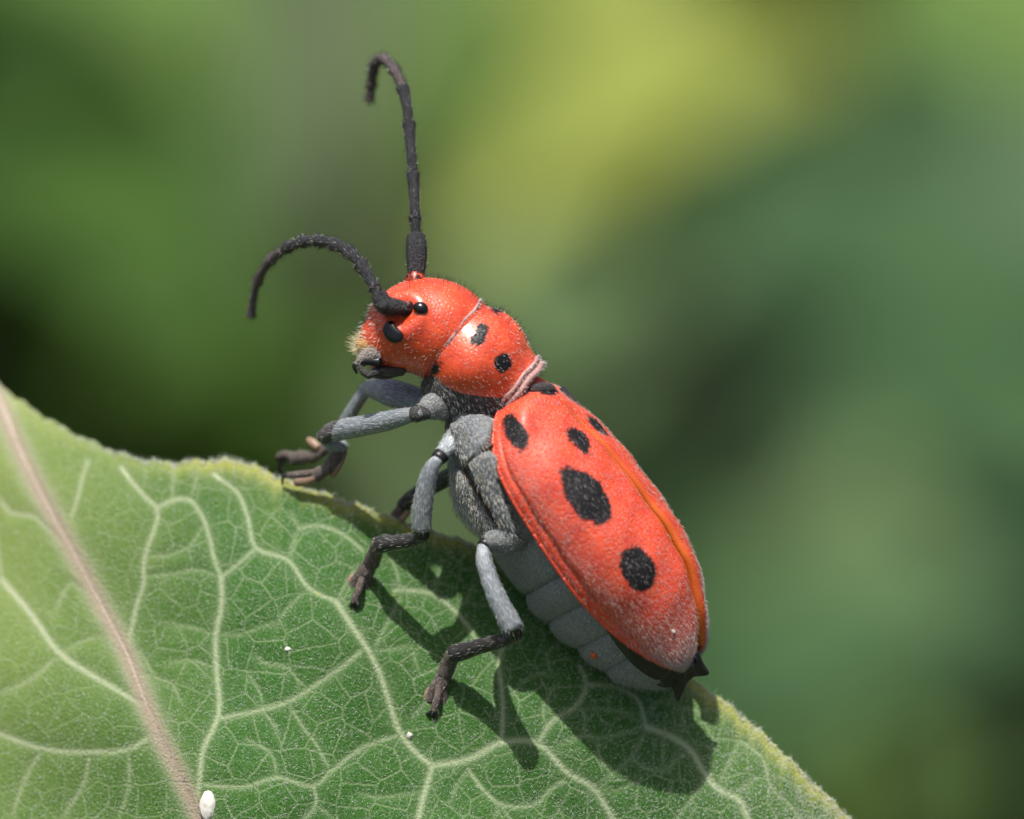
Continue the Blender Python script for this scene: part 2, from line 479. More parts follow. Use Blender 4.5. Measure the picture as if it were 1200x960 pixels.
def groundmat(t, p, o):
    tcn = t.nodes.new('ShaderNodeTexCoord'); n = noise(t, tcn.outputs['Object'], 3.0, 6, 0.65)
    t.links.new(ramp(t, n, [(0.3, (0.020, 0.030, 0.008)), (0.55, (0.035, 0.055, 0.014)), (0.75, (0.07, 0.065, 0.035))]), p.inputs['Base Color'])
    p.inputs['Roughness'].default_value = 0.9
M['ground'] = mat('meadow_ground', groundmat)

# ------------------------------------------------------------------ ground
GZ = -0.62
g = bpy.data.meshes.new('ground')
n_ = 60; xs = np.sign(np.linspace(-1, 1, n_)) * np.abs(np.linspace(-1, 1, n_)) ** 3 * 200
GX, GY = np.meshgrid(xs, xs + 0)
hz = GZ + 0.03 * np.sin(GX * 1.7) * np.cos(GY * 1.3) * (np.hypot(GX, GY) < 60)
make('ground', np.stack([GX, GY, hz], -1).reshape(-1, 3), grid_faces(n_, n_), M['ground'], world=True, kind='structure', fix=False)

# ------------------------------------------------------------------ the leaf under the beetle
def up_curve(pts):
    P = spline(np.c_[pts, np.zeros(len(pts))], 900)[:, :2]
    k = np.r_[True, np.diff(np.maximum.accumulate(P[:, 0])) > 0]
    return P[k]
TOPC = up_curve(np.array([(-520, 1250), (-480, 1080), (-360, 800), (-180, 570), (-60, 462), (-15, 442), (20, 467), (60, 493), (110, 519), (160, 537), (200, 542),
                 (245, 539), (285, 541), (320, 556), (370, 575), (420, 592), (480, 612), (560, 640), (640, 678), (720, 728),
                 (800, 788), (840, 815), (900, 865), (950, 914), (1000, 962), (1100, 1068), (1250, 1260), (1400, 1530), (1480, 1780), (1500, 1950)], float))
BOTC = up_curve(np.array([(-520, 1260), (-500, 1450), (-400, 1750), (-200, 2080), (0, 2300), (350, 2560), (700, 2740), (1000, 2800), (1150, 2760), (1350, 2420), (1470, 2100), (1500, 1960)], float))
def zleaf(x, y):
    """height of the blade (towards the camera) over pixel-like coordinates"""
    q = 0.34 * (y - 600)
    z = np.where(q > 0, 150 * np.tanh(q / 150), q)
    z = z - 0.10 * (x - 450)
    d = np.maximum(0, 330 - x)
    z = z - 0.32 * d - 0.00025 * d ** 2
    z = z + 5 * np.sin(x * 0.021 + y * 0.008) + 4 * np.sin(y * 0.026 - x * 0.012)
    far = np.maximum(0, y - 1000)
    z = z - 0.00005 * far ** 2
    return z
VEINS = [  # (half width, pixels)
 (4.2, [(3,680),(37,720),(70,765),(106,790),(137,808),(166,826)]),
 (3.4, [(0,860),(50,877),(106,881),(153,877),(174,864)]),
 (2.2, [(50,877),(31,910),(14,956)]), (2.2, [(106,882),(97,920),(73,958)]), (2.0, [(151,880),(150,925),(139,958)]),
 (2.0, [(67,769),(47,788),(15,807),(-4,812)]), (2.0,[(3,680),(-3,640),(-8,600)]),
 (2.6, [(0,585),(12,600),(40,606),(58,622),(70,632)]),
 (3.2, [(151,752),(160,710),(169,680),(168,665),(171,648),(184,596),(172,584),(155,565),(142,548)]),
 (2.6, [(84,606),(92,580),(97,558),(104,540)]), (2.0, [(96,690),(84,684),(72,700),(66,716)]),
 (3.2, [(184,596),(200,587),(220,585),(236,603),(246,632),(252,658),(259,675)]), (1.8, [(202,587),(203,560),(204,548)]), (1.8, [(224,583),(230,560),(232,548)]),
 (4.0, [(259,675),(260,707),(253,744),(254,785),(256,838),(238,879),(234,913),(229,950)]),
 (3.0, [(257,842),(306,832),(340,821),(381,795),(400,782),(423,763)]),
 (3.2, [(250,556),(278,577),(290,605),(300,642),(337,656),(362,689),(394,705)]),
 (4.4, [(394,705),(412,733),(431,761),(445,789),(455,820),(470,860),(490,884),(507,897)]),
 (2.6, [(300,642),(280,660),(260,676)]),
 (4.2, [(507,897),(497,930),(489,962)]), (4.4, [(507,897),(550,889),(588,870),(630,871),(665,905),(695,923),(720,962)]),
 (3.4, [(588,870),(589,820),(585,770),(592,752),(612,736)]),
 (3.2, [(630,871),(647,845),(675,827),(687,803),(680,782)]),
 (3.0, [(687,803),(720,805),(747,820),(757,852)]), (4.4, [(757,852),(790,865),(810,880),(825,905),(841,924),(866,937),(878,962)]),
 (2.0, [(757,852),(700,865),(684,862),(655,872)]), (2.0, [(757,856),(740,887),(716,908),(699,921)]),
 (2.0, [(740,890),(760,901),(782,902),(792,890),(808,880)]),
 (1.8, [(684,862),(684,836),(676,826)]), (1.8,[(700,865),(702,885),(716,906)]),
 (1.8,[(640,850),(636,836),(640,820),(654,800)]), (1.6,[(712,832),(714,806)]), (1.6,[(686,830),(712,832),(750,838)]),
 (1.8,[(795,862),(802,850),(800,832),(824,834)]), (1.6,[(757,845),(770,825),(790,818)]),
 (1.8,[(780,842),(776,900)]), (1.6,[(648,793),(630,790),(612,800),(600,815)]), (1.6,[(648,793),(640,770),(655,752)]),
 (2.4, [(350,619),(375,616),(403,627),(425,645)]), (2.0, [(350,620),(343,638),(338,654)]),
 (1.8, [(340,600),(352,620)]), (1.6,[(360,690),(345,705),(330,722),(323,738)]), (1.6,[(258,744),(285,743),(300,737),(330,728)]),
 (3.0, [(472,691),(506,696),(531,714),(550,736),(556,745)]), (3.0,[(472,691),(462,692)]), (2.0, [(437,761),(455,728),(470,697)]), (2.0, [(468,690),(464,668),(456,652)]),
 (1.8, [(437,762),(465,760),(482,756)]), (1.8,[(395,704),(408,680),(420,662)]),
 (1.8,[(482,756),(487,775),(490,784)]), (1.6,[(510,696),(512,676),(520,655)]), (1.6,[(535,715),(548,700),(556,680)]),
 (2.6, [(241,920),(287,922),(325,911),(368,921),(388,904),(425,876),(466,862)]),
 (2.4, [(368,921),(370,943),(354,962)]), (2.0, [(388,904),(367,867),(352,848),(340,826)]),
 (2.0, [(371,944),(390,958)]), (1.8, [(306,832),(322,850),(326,860)]), (1.6,[(325,911),(318,884),(300,872),(288,866)]),
 (1.8, [(300,768),(312,778),(332,780),(348,795),(350,806)]), (1.6,[(288,786),(306,815),(308,830)]), (1.6,[(200,732),(224,735),(252,744)]), (1.6,[(200,776),(225,774),(252,783)]),
 (2.6, [(549,902),(566,925),(586,942),(627,942),(645,925),(662,914)]), (2.0, [(586,942),(578,962)]), (2.0,[(586,944),(600,962)]), (1.8,[(651,940),(662,962)]),
 (1.8, [(549,902),(533,925),(528,940)]), (1.6,[(495,928),(470,932),(440,934),(420,930)]), (1.6,[(482,842),(498,824),(512,812)]),
 (2.0, [(862,867),(880,876),(895,892),(902,920),(927,945),(940,962)]), (1.8,[(830,905),(815,930),(790,962)]), (1.8,[(841,924),(850,902),(866,870)]),
 (1.6,[(899,908),(880,915),(862,930)]), (1.6,[(700,924),(730,925),(750,905)]), (1.6, [(165,763),(185,795),(200,800),(212,822)]), (1.6,[(182,796),(172,790)]),
 (1.6, [(120,745),(96,752),(70,766)]), (1.6,[(240,612),(222,640),(200,650),(172,652)]), (1.6,[(258,676),(232,668),(205,672),(170,676)]),
]
MIDRIB = [(-12,446,9),(3,480,11),(22,525,11),(55,592,10.5),(90,655,9.5),(122,716,9),(147,763,9),(170,822,8.5),(187,863,8),(206,900,8),(231,954,8),(262,1020,8.5),(420,1400,12),(760,2200,20),(1010,2790,26)]
xs = np.r_[np.linspace(-519, -60, 36), np.linspace(-50, 1040, 460), np.linspace(1052, 1499, 46)]
yt = np.interp(xs, TOPC[:, 0], TOPC[:, 1]); yb = np.interp(xs, BOTC[:, 0], BOTC[:, 1])
yt = yt + 1.6 * np.sin(xs * 0.16) + 1.1 * np.sin(xs * 0.37 + 1)
oj = np.r_[np.linspace(0, 1, 9)[:-1] ** 1.3 * 14, np.linspace(14, 520, 205)]
rows = []
Lc = yb - yt
for o in oj: rows.append(yt + o * np.minimum(1, Lc * 0.8 / 520))
last = rows[-1]
for f in np.linspace(0, 1, 26)[1:]: rows.append(last + (yb - last) * f)
YY = np.array(rows); XX = np.broadcast_to(xs, YY.shape)
ZZ = zleaf(XX, YY)
dedge = np.minimum(YY - yt, yb - YY)
# true distance to the outline near the top edge
sl_ = np.gradient(yt, xs); dE = (YY - yt) / np.sqrt(1 + sl_ ** 2)
ZZ = ZZ - 9 * np.exp(-np.maximum(dE, 0) / 9.0)                        # margin rolls back
def seg_dist(X, Y, poly):
    d = np.full(X.shape, 1e9)
    for (a, b) in zip(poly[:-1], poly[1:]):
        a = np.array(a[:2]); b = np.array(b[:2]); ab = b - a
        t = np.clip(((X - a[0]) * ab[0] + (Y - a[1]) * ab[1]) / (ab @ ab), 0, 1)
        d = np.minimum(d, np.hypot(X - a[0] - t * ab[0], Y - a[1] - t * ab[1]))
    return d
vein = np.zeros(XX.shape); near = np.full(XX.shape, 1e9)
for hw, pl in VEINS:
    pl = spline(np.array(pl, float), max(6, 4 * len(pl)))
    x0, x1, y0, y1 = pl[:, 0].min() - 45, pl[:, 0].max() + 45, pl[:, 1].min() - 45, pl[:, 1].max() + 45
    k = (XX > x0) & (XX < x1) & (YY > y0) & (YY < y1)
    d = seg_dist(XX[k], YY[k], pl)
    amp = (0.42 + 0.13 * hw) if hw >= 2.4 else 0.20 + 0.17 * hw
    fade = 1.0
    if hw < 2.4:
        e0 = np.minimum(np.hypot(XX[k] - pl[0, 0], YY[k] - pl[0, 1]), np.hypot(XX[k] - pl[-1, 0], YY[k] - pl[-1, 1])); fade = np.clip(0.3 + e0 / 16, 0, 1)
    vein[k] = np.maximum(vein[k], fade * min(1, amp) * np.exp(-(d / (hw * 0.82)) ** 2) + 0.12 * np.exp(-(d / (hw * 3.2)) ** 2))
    near[k] = np.minimum(near[k], d)
mr = spline(np.array(MIDRIB, float), 200)
d = seg_dist(XX, YY, mr); vein = np.maximum(vein, 0.75 * np.exp(-(d / 15) ** 2)); near = np.minimum(near, d); rib = np.exp(-(d / 10.5) ** 2.4)
ZZ = ZZ + 3.2 * (1 - np.exp(-np.minimum(near, 60) / 16)) 
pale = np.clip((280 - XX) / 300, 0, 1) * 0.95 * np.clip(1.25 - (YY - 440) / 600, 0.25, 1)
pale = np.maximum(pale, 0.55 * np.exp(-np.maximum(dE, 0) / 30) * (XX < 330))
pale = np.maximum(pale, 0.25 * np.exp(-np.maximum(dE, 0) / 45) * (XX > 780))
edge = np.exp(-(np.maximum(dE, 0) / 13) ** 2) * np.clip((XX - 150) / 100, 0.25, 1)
def leafpt(x, y, lift=0.0):
    z = zleaf(np.asarray(x, float), np.asarray(y, float)) + lift
    s = 1 - z * K / D
    return np.stack([600 + (np.asarray(x) - 600) * s, -(480 + (np.asarray(y) - 480) * s), z], -1)
S = 1 - ZZ * K / D
top = np.stack([600 + (XX - 600) * S, -(480 + (YY - 480) * S), ZZ], -1)
TOPG = top
R, Cn = XX.shape
# back: coarse rows, 9 units thick
bi = np.r_[0, 2, 5, 8, np.arange(20, R - 1, 24), R - 1]
back = top[bi].copy(); back[..., 2] -= 9.0
back[1:-1, :, 2] -= 0.0
Vl = np.vstack([back[::-1].reshape(-1, 3), top.reshape(-1, 3)])
# strip from back edge row to top row joins at the margin; the far ends are closed by the same grid
Fl = np.vstack([grid_faces(len(bi) + R, Cn)])
a_ = lambda A: np.r_[A[bi][::-1].ravel(), A.ravel()]
stem_px = (1010, 2800)
plant = empty('milkweed_plant', leafpt(1010, 2800)[None][0] + np.array([0, -9000, 0]) * 0, 'downy green milkweed plant whose pale-veined leaf carries the red beetle', 'plant')
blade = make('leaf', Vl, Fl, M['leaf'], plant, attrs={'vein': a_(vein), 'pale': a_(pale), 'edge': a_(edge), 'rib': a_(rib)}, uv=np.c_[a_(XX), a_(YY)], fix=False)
def ribbon(pl, hw, lift, n, m=7):
    """low rounded ridge lying on the blade"""
    pl = np.asarray(pl, float)
    C = spline(np.c_[pl[:, :2], np.zeros(len(pl)), hw], n)
    T = nrm(np.gradient(C[:, :2], axis=0)); B = np.stack([-T[:, 1], T[:, 0]], 1)
    wob = 1 + 0.16 * np.sin(np.arange(n) * 1.3 + pl[0, 0]) * rng.random(n)
    tp = np.minimum(1, np.minimum(np.arange(n) + 2.5, n - np.arange(n) + 1.5) / 4.0)
    q = np.linspace(-1, 1, m)
    x = C[:, 0:1] + B[:, 0:1] * q * (C[:, 3] * wob * tp)[:, None]; y = C[:, 1:2] + B[:, 1:2] * q * (C[:, 3] * wob * tp)[:, None]
    P = leafpt(x, y)
    P[..., 2] += (lift * np.sqrt(np.maximum(0, 1 - q ** 2)))[None] * np.minimum(1.5, C[:, 3:4] / 4) - 1.0
    Pb = P.copy(); Pb[..., 2] = zleaf(x, y) - 7
    rings = np.concatenate([P, Pb[:, ::-1]], 1)
    return loft(rings)
V, F = ribbon([r[:2] for r in MIDRIB], [r[2] * 0.40 for r in MIDRIB], 1.4, 260, 9)
make('midrib', V, F, M['midrib'], blade)['label'] = 'pinkish midrib'
for hw, pl in VEINS:
    if hw >= 2.4:
        V, F = ribbon(pl, np.full(len(pl), hw * 0.36), 0.9, 10 * len(pl), 7)
        make('vein', V, F, M['vein'], blade)
# petiole and stem, below the picture
b0 = leafpt(1005, 2785)
sx = b0 + np.array([700, -900, -200.])
V, F = tube([list(leafpt(960, 2660)) + [26], list(b0) + [40], list(b0 + np.array([300, -420, -40])) + [44], list(sx) + [60]], n=24, m=12)
make('petiole', V, F, M['midrib'], plant)
sw = W(sx[None])[0]
zz = np.linspace(GZ - 0.01, sw[2] + 0.015, 30)
th = np.linspace(0, 2 * np.pi, 12, endpoint=False)
rr = np.interp(zz, [GZ, sw[2]], [0.0045, 0.0028])
rings = np.array([[(sw[0] + 0.004 * math.sin(8 * z) + r * math.cos(a), sw[1] + r * math.sin(a), z) for a in th] for z, r in zip(zz, rr)])
V, F = loft(rings); make('stem', V, F, M['bg_stem'], plant, world=True)

# down on the blade
def blade_sample(n, x0, x1, y1):
    x = rng.uniform(x0, x1, n); e = np.interp(x, xs, yt); y = e + rng.uniform(0, 1, n) * (y1 - e)
    k = (y < y1) & (y > e + 1); return x[k], y[k]
def leaf_normals(x, y):
    e = 3.0
    gx = (zleaf(x + e, y) - zleaf(x - e, y)) / (2 * e); gy = -(zleaf(x, y + e) - zleaf(x, y - e)) / (2 * e)
    return nrm(np.stack([-gx, -gy, np.ones_like(gx)], -1))
lt = BVHTree.FromPolygons([tuple(v) for v in Vl], [tuple(f) for f in Fl[(len(bi) - 1) * (Cn - 1):]])
def leaf_surface(x, y):
    """interpolated blade surface (with margin roll and puckers)"""
    ci = np.interp(x, xs, np.arange(Cn)); i0 = np.clip(ci.astype(int), 0, Cn - 2)
    out = np.zeros((len(x), 3))
    for k in range(len(x)):
        c = YY[:, i0[k]]; r = np.interp(y[k], c, np.arange(R)); r0 = min(int(r), R - 2); fr = r - r0; fc = ci[k] - i0[k]
        out[k] = (TOPG[r0, i0[k]] * (1 - fr) + TOPG[r0 + 1, i0[k]] * fr) * (1 - fc) + (TOPG[r0, i0[k] + 1] * (1 - fr) + TOPG[r0 + 1, i0[k] + 1] * fr) * fc
    return out
hx, hy = blade_sample(25000, -30, 1030, 985)
hx2 = rng.uniform(0, 1030, 1600); hy2 = np.interp(hx2, xs, yt) + np.abs(rng.normal(0, 16, len(hx2))) + 1
hx = np.r_[hx, hx2]; hy = np.r_[hy, hy2]
P = leaf_surface(hx, hy); Nn = leaf_normals(hx, hy)
dirs = nrm(Nn * 0.55 + nrm(rng.normal(size=P.shape)) * 0.9)
V, F = hair_mesh(P, Nn, dirs, rng.uniform(2.2, 5.5, len(P)), rng.uniform(0.14, 0.30, len(P)), 0.9)
make('leaf_down', V, F, M['hair_leaf'], blade, kind='stuff', fix=False)
# fringe along the margin
fx = rng.uniform(-10, 1030, 1900); fy = np.interp(fx, xs, yt) + rng.uniform(0, 5, len(fx))
P = leaf_surface(fx, fy); tang = nrm(np.stack([np.ones_like(fx), -np.interp(fx, xs, sl_), np.zeros_like(fx)], 1))
nout = nrm(np.stack([-tang[:, 1], tang[:, 0], np.zeros_like(fx)], 1))
dirs = nrm(nout * 0.8 + np.array([0, 0, 0.35]) + nrm(rng.normal(size=P.shape)) * 0.75)
V, F = hair_mesh(P, nout, dirs, rng.uniform(4, 10, len(P)) * np.clip((fx + 150) / 350, 0.5, 1), rng.uniform(0.22, 0.42, len(P)), 1.0)
make('margin_fringe', V, F, M['hair_leaf'], blade, kind='stuff', fix=False)

# ------------------------------------------------------------------ the beetle
beetle = empty('beetle', leafpt(560, 800), 'red beetle with black spots and grey legs climbing the leaf edge', 'beetle')
AL = math.radians(37); sA, cA = math.sin(AL), math.cos(AL)
O = Q(690, 612, 90)
fH = np.array([-0.51, 0.86, 0]); fH /= np.linalg.norm(fH)
uH = np.array([fH[1], -fH[0], 0])                       # across the picture, towards the back of the beetle
wH = uH * cA + np.array([0, 0, sA]); vH = -uH * sA + np.array([0, 0, cA])
def hb(s, v, w):                                         # hind-body frame -> modelling space
    s, v, w = np.broadcast_arrays(np.asarray(s, float), v, w)
    return O + s[..., None] * fH + v[..., None] * vH + w[..., None] * wH
def su(pts, z=120):
    """photograph pixels -> (s, u) of the hind-body frame"""
    out = []
    for p in pts:
        q = Q(p[0], p[1], p[2] if len(p) > 2 else z) - O; out.append((q @ fH, q @ uH))
    return np.array(out)

# --- elytra
MARG = su([(592,470,150),(586,479,160),(580,492,170),(577,512,175),(581,542,175),(597,580,175),(625,626,175),(650,664,175),(680,704,170),(715,740,165),(745,763,155),(770,777,145),(790,784,135),(800,783,130)])
INN = su([(640,449,140),(653,463,140),(668,482,140),(692,508,140),(720,540,140),(748,578,140),(777,620,140),(797,655,135),(810,690,130),(816,720,130),(817,745,130),(814,766,130),(807,778,130),(800,783,130)])
nt_, nr_ = 150, 90
Mg = spline(np.c_[MARG, np.zeros(len(MARG))], nt_)[:, :2]; In = spline(np.c_[INN, np.zeros(len(INN))], nt_)[:, :2]
tt = np.linspace(0, 1, nt_)
u_ap = Mg[-1, 1]
w_ap = 26.0; v_ap = (w_ap * cA - u_ap) / sA
wm = 0 + 26 * np.clip((tt - 0.72) / 0.28, 0, 1) ** 1.6 + 10 * np.clip((0.12 - tt) / 0.12, 0, 1) ** 2
vs = 2 + (v_ap - 2) * np.clip((tt - 0.80) / 0.20, 0, 1) ** 2.2
a_m = (wm * cA - Mg[:, 1]) / sA
h_s = (In[:, 1] + vs * sA) / cA
th = np.linspace(0, np.pi / 2, nr_); pw = 0.86
SV = np.sin(th) ** pw; CV = np.cos(th) ** pw; SV[0] = 0; CV[-1] = 0
fr = th / (np.pi / 2)
gs = In[:, 0:1] * (1 - fr) + Mg[:, 0:1] * fr
gv = vs[:, None] + (a_m - vs)[:, None] * SV; gw = wm[:, None] + (h_s - wm)[:, None] * CV
# base turns down towards the thorax; groove and rim along the side margin
dn = np.clip((0.05 - tt) / 0.05, 0, 1)[:, None] ** 2
gw = gw - 12 * dn; gv = gv - 4 * dn * SV
grv = -2.6 * np.exp(-((fr - 0.915) / 0.022) ** 2)[None] * np.clip((tt - 0.05) / 0.1, 0, 1)[:, None] * np.clip((0.97 - tt) / 0.1, 0, 1)[:, None]
shoulder = 7 * np.exp(-((tt - 0.09) / 0.06) ** 2)[:, None] * np.exp(-((fr - 0.62) / 0.16) ** 2)[None]
off = grv + shoulder
gv = gv + off * SV; gw = gw + off * CV
# scattered unevenness
gw = gw + 0.8 * np.sin(gs * 0.11 + gv * 0.07) * (CV > 0.05)
def shell(gs, gv, gw, thick):
    P = hb(gs, gv, gw)
    n = np.cross(np.gradient(P, axis=0), np.gradient(P, axis=1)); n = nrm(n)
    if (n[nt_ // 2, nr_ // 2] @ (wH + vH * np.sign(gv[nt_ // 2, nr_ // 2]))) < 0: n = -n
    n[-1] = n[-2]
    return P, n
def spots_sd(px_, py_, spots):
    sd = np.full(px_.shape, 60.0)
    for (cx, cy, rx, ry, ang) in spots:
        a = math.radians(ang); dx = px_ - cx; dy = py_ - cy
        l = dx * math.cos(a) + dy * math.sin(a); s = -dx * math.sin(a) + dy * math.cos(a)
        sd = np.minimum(sd, (np.sqrt((l / rx) ** 2 + (s / ry) ** 2) - 1) * min(rx, ry))
    return sd
def to_px(P):
    s = 1 - P[..., 2] * K / D
    return 600 + (P[..., 0] - 600) / s, 480 + (-P[..., 1] - 480) / s
P, n = shell(gs, gv, gw, 5)
ex, ey = to_px(P)
E_SP = spots_sd(ex, ey, [(645, 455, 12, 8, -8), (604, 508, 22, 12, 62), (679, 516, 18, 8.5, 48), (686, 582, 39, 22, 52), (748, 667, 27, 20, 72)])
E_PW = np.clip((tt - 0.70) / 0.30, 0, 1)[:, None] ** 1.4 * np.ones(nr_)[None] + 0.30 * np.exp(-((fr - 0.80) / 0.08) ** 2)[None] * np.clip((tt - 0.1) / 0.15, 0, 1)[:, None]
def elytron(sign, xf, label=None):
    P, n = shell(gs, sign * gv, gw, 5)
    if xf is not None:
        P = xf(P); n = nrm(np.cross(np.gradient(P, axis=0), np.gradient(P, axis=1)))
        if (n[nt_ // 2, nr_ // 3] @ wH) < 0: n = -n
    Pin = P - n * 5.0
    # rounded thick edge: bring the inner sheet slightly inside
    Rr, Cc = P.shape[:2]
    V = np.vstack([P.reshape(-1, 3), Pin.reshape(-1, 3)])
    F = [tuple(f) for f in grid_faces(Rr, Cc)] + [tuple(f[::-1]) for f in grid_faces(Rr, Cc, off=Rr * Cc)]
    o = Rr * Cc
    idx = lambda i, j: i * Cc + j
    for i in range(Rr - 1):
        F.append((idx(i, 0), idx(i + 1, 0), o + idx(i + 1, 0), o + idx(i, 0))); F.append((idx(i, Cc - 1), o + idx(i, Cc - 1), o + idx(i + 1, Cc - 1), idx(i + 1, Cc - 1)))
    for j in range(Cc - 1):
        F.append((idx(0, j), o + idx(0, j), o + idx(0, j + 1), idx(0, j + 1))); F.append((idx(Rr - 1, j), idx(Rr - 1, j + 1), o + idx(Rr - 1, j + 1), o + idx(Rr - 1, j)))
    ob = make('elytron', V, np.array(F), M['elytra'], beetle, attrs={'spot': np.r_[E_SP.ravel(), np.full(o, 60.0)], 'powder': np.r_[E_PW.ravel(), np.zeros(o)]})
    # short white bristles lying backwards
    k = rng.integers(0, o, 17000)
    k = k[(rng.random(len(k)) < 0.30 + 0.70 * E_PW.ravel()[k]) & ((E_SP.ravel()[k] > 0) | (rng.random(len(k)) < 0.45))]
    pp = P.reshape(-1, 3)[k] + rng.normal(size=(len(k), 3)) * 0.8; nn = n.reshape(-1, 3)[k]
    dr = nrm(nn * 0.20 - fH * 0.95 + nrm(rng.normal(size=pp.shape)) * 0.24)
    Vh, Fh = hair_mesh(pp, nn, dr, rng.uniform(3.0, 6.5, len(k)), rng.uniform(0.10, 0.20, len(k)), 0.2)
    make('bristles', Vh, Fh, M['hair_pink'], ob, kind='stuff', fix=False)
    # orange inner strip along the suture
    ii = np.arange(9, nt_ - 5, 2)
    e = P[ii, 0]; dwn = -n[ii, 0]
    inn = nrm(P[ii, 6] - P[ii, 0])
    rings = np.array([[e_ + d_ * 1.2 + b_ * 0.5, e_ + d_ * 0.6 - b_ * 3.8, e_ + d_ * 15 - b_ * 3.0, e_ + d_ * 15 + b_ * 1.5] for e_, d_, b_ in zip(e, dwn, inn)])
    Vs, Fs = loft(rings)
    make('sutural_edge', Vs, Fs, M['orange_edge'], ob)
    ii = np.arange(3, nt_ - 1, 2)
    ee = P[ii, -1]; bb = n[ii, -1]
    Vs, Fs = tube(np.c_[ee + bb * -1.0, np.full(len(ii), 2.6), np.full(len(ii), 2.6)], n=120, m=8)
    make('margin_rim', Vs, Fs, M['rim'], ob)
    return ob, P, n, V, F
near_el, EP, EN, EV, EF = elytron(1, None)
near_el['label'] = 'near wing case with black spots'
piv = hb(160, 0, 55)
def opening(P):
    a = math.radians(4.6); b = math.radians(18)
    Rw = np.array(Matrix.Rotation(a, 3, Vector(wH))); Rf = np.array(Matrix.Rotation(b, 3, Vector(fH)))
    X = (P - piv) @ Rw.T
    X = X @ Rf.T
    return X + piv
far_el, FP, FN, FV, FF = elytron(-1, opening)

# --- body below the wing cases: thorax and abdomen as lofted rings in the hind-body frame
SIL = su([(528,492),(524,520),(527,545),(529,575),(536,600),(553,618),(578,642),(598,664),(620,700),(650,735),(690,770),(722,796),(745,810)], z=70)
SIL = SIL[np.argsort(-SIL[:, 0])]
def body_ring(s, b, u_sil, wc, top, m=40):
    dd = max(4.0, math.sqrt(max(16.0, (wc * cA - u_sil) ** 2 - (b * sA) ** 2)) / cA)
    t = np.linspace(0, 2 * np.pi, m, endpoint=False)
    v = b * np.sign(np.cos(t)) * np.abs(np.cos(t)) ** 0.92; w = np.where(np.sin(t) < 0, dd, top) * np.sin(t) + wc
    return hb(np.full(m, s), v, w)
def usil(s): return np.interp(s, SIL[::-1, 0], SIL[::-1, 1])
s_th0, s_th1 = 186, 8
def thorax_b(s): return np.interp(s, [0, 60, 120, 170, 205], [86, 92, 90, 76, 52])
ss = np.linspace(s_th1, s_th0, 46)
rings = [body_ring(s, thorax_b(s) * (0.93 if s < 20 else 1), usil(s) + (6 if s < 16 else 0), -8 - 22 * max(0, (s - 120) / 66), np.interp(s, [0, 110, 186], [46, 40, 10])) for s in ss]
TV, TF = loft(rings)
thorax = make('thorax', TV, TF, M['grey'], beetle)
t_bvh = bvh(TV, TF)
# abdomen segments, telescoping towards the tip
edges = [30, -38, -78, -122, -160, -212]
def abd_b(s): return np.interp(s, [-220, -180, -120, -40, 40], [20, 36, 54, 72, 82])
ab_obs = []
for k in range(5):
    s0, s1 = edges[k], edges[k + 1]
    q = np.linspace(0, 1, 16)
    rg = []
    for f in q:
        s = s0 + (s1 - s0) * f + (10 if f == 0 else 0)
        sh = 1.0 + 0.08 * math.sin(math.pi * min(1, f * 1.03)) ** 0.6 - (0.09 if f > 0.97 else 0)
        b = abd_b(s) * sh; u = usil(s) * (1 if k < 4 else 1)
        r = body_ring(s, b * 0.98, u * sh if True else u, -14, 26)
        if k == 4: r = r.mean(0) + (r - r.mean(0)) * (1 - 0.75 * f ** 3)
        if f == 0: r = r.mean(0) + (r - r.mean(0)) * 0.93
        rg.append(r)
    V, F = loft(rg)
    ob = make('abdomen_segment', V, F, M['belly'], beetle)
    ab_obs.append((ob, V, F))
    pp, nn = sample(V, F, 1100); nn = outward(pp, nn, [r.mean(0) for r in rg])
    dr = nrm(nn * 0.35 - fH * 0.9 + nrm(rng.normal(size=pp.shape)) * 0.3)
    Vh, Fh = hair_mesh(pp, nn, dr, rng.uniform(4, 8, len(pp)), rng.uniform(0.14, 0.25, len(pp)), 0.3)
    make('body_hair', Vh, Fh, M['hair_grey'], ob, kind='stuff', fix=False)
def fur(ob, V, F, n, L, Rr, mt, axis, lean, flat=0.35, bend=0.4, keep=None):
    pp, nn = sample(V, F, n); nn = outward(pp, nn, axis)
    if keep is not None:
        k = keep(pp, nn); pp, nn = pp[k], nn[k]
    dr = nrm(nn * flat + np.asarray(lean) * (1 - flat) + nrm(rng.normal(size=pp.shape)) * 0.3)
    Vh, Fh = hair_mesh(pp, nn, dr, rng.uniform(L[0], L[1], len(pp)), rng.uniform(Rr[0], Rr[1], len(pp)) * 0.62, bend)
    make('body_hair', Vh, Fh, M[mt], ob, kind='stuff', fix=False)
fur(thorax, TV, TF, 6500, (5, 11), (0.25, 0.45), 'hair_grey', [r.mean(0) for r in rings], -fH, 0.45)
fur(thorax, TV, TF, 900, (6, 11), (0.3, 0.5), 'hair_gold', [r.mean(0) for r in rings], -fH, 0.4)

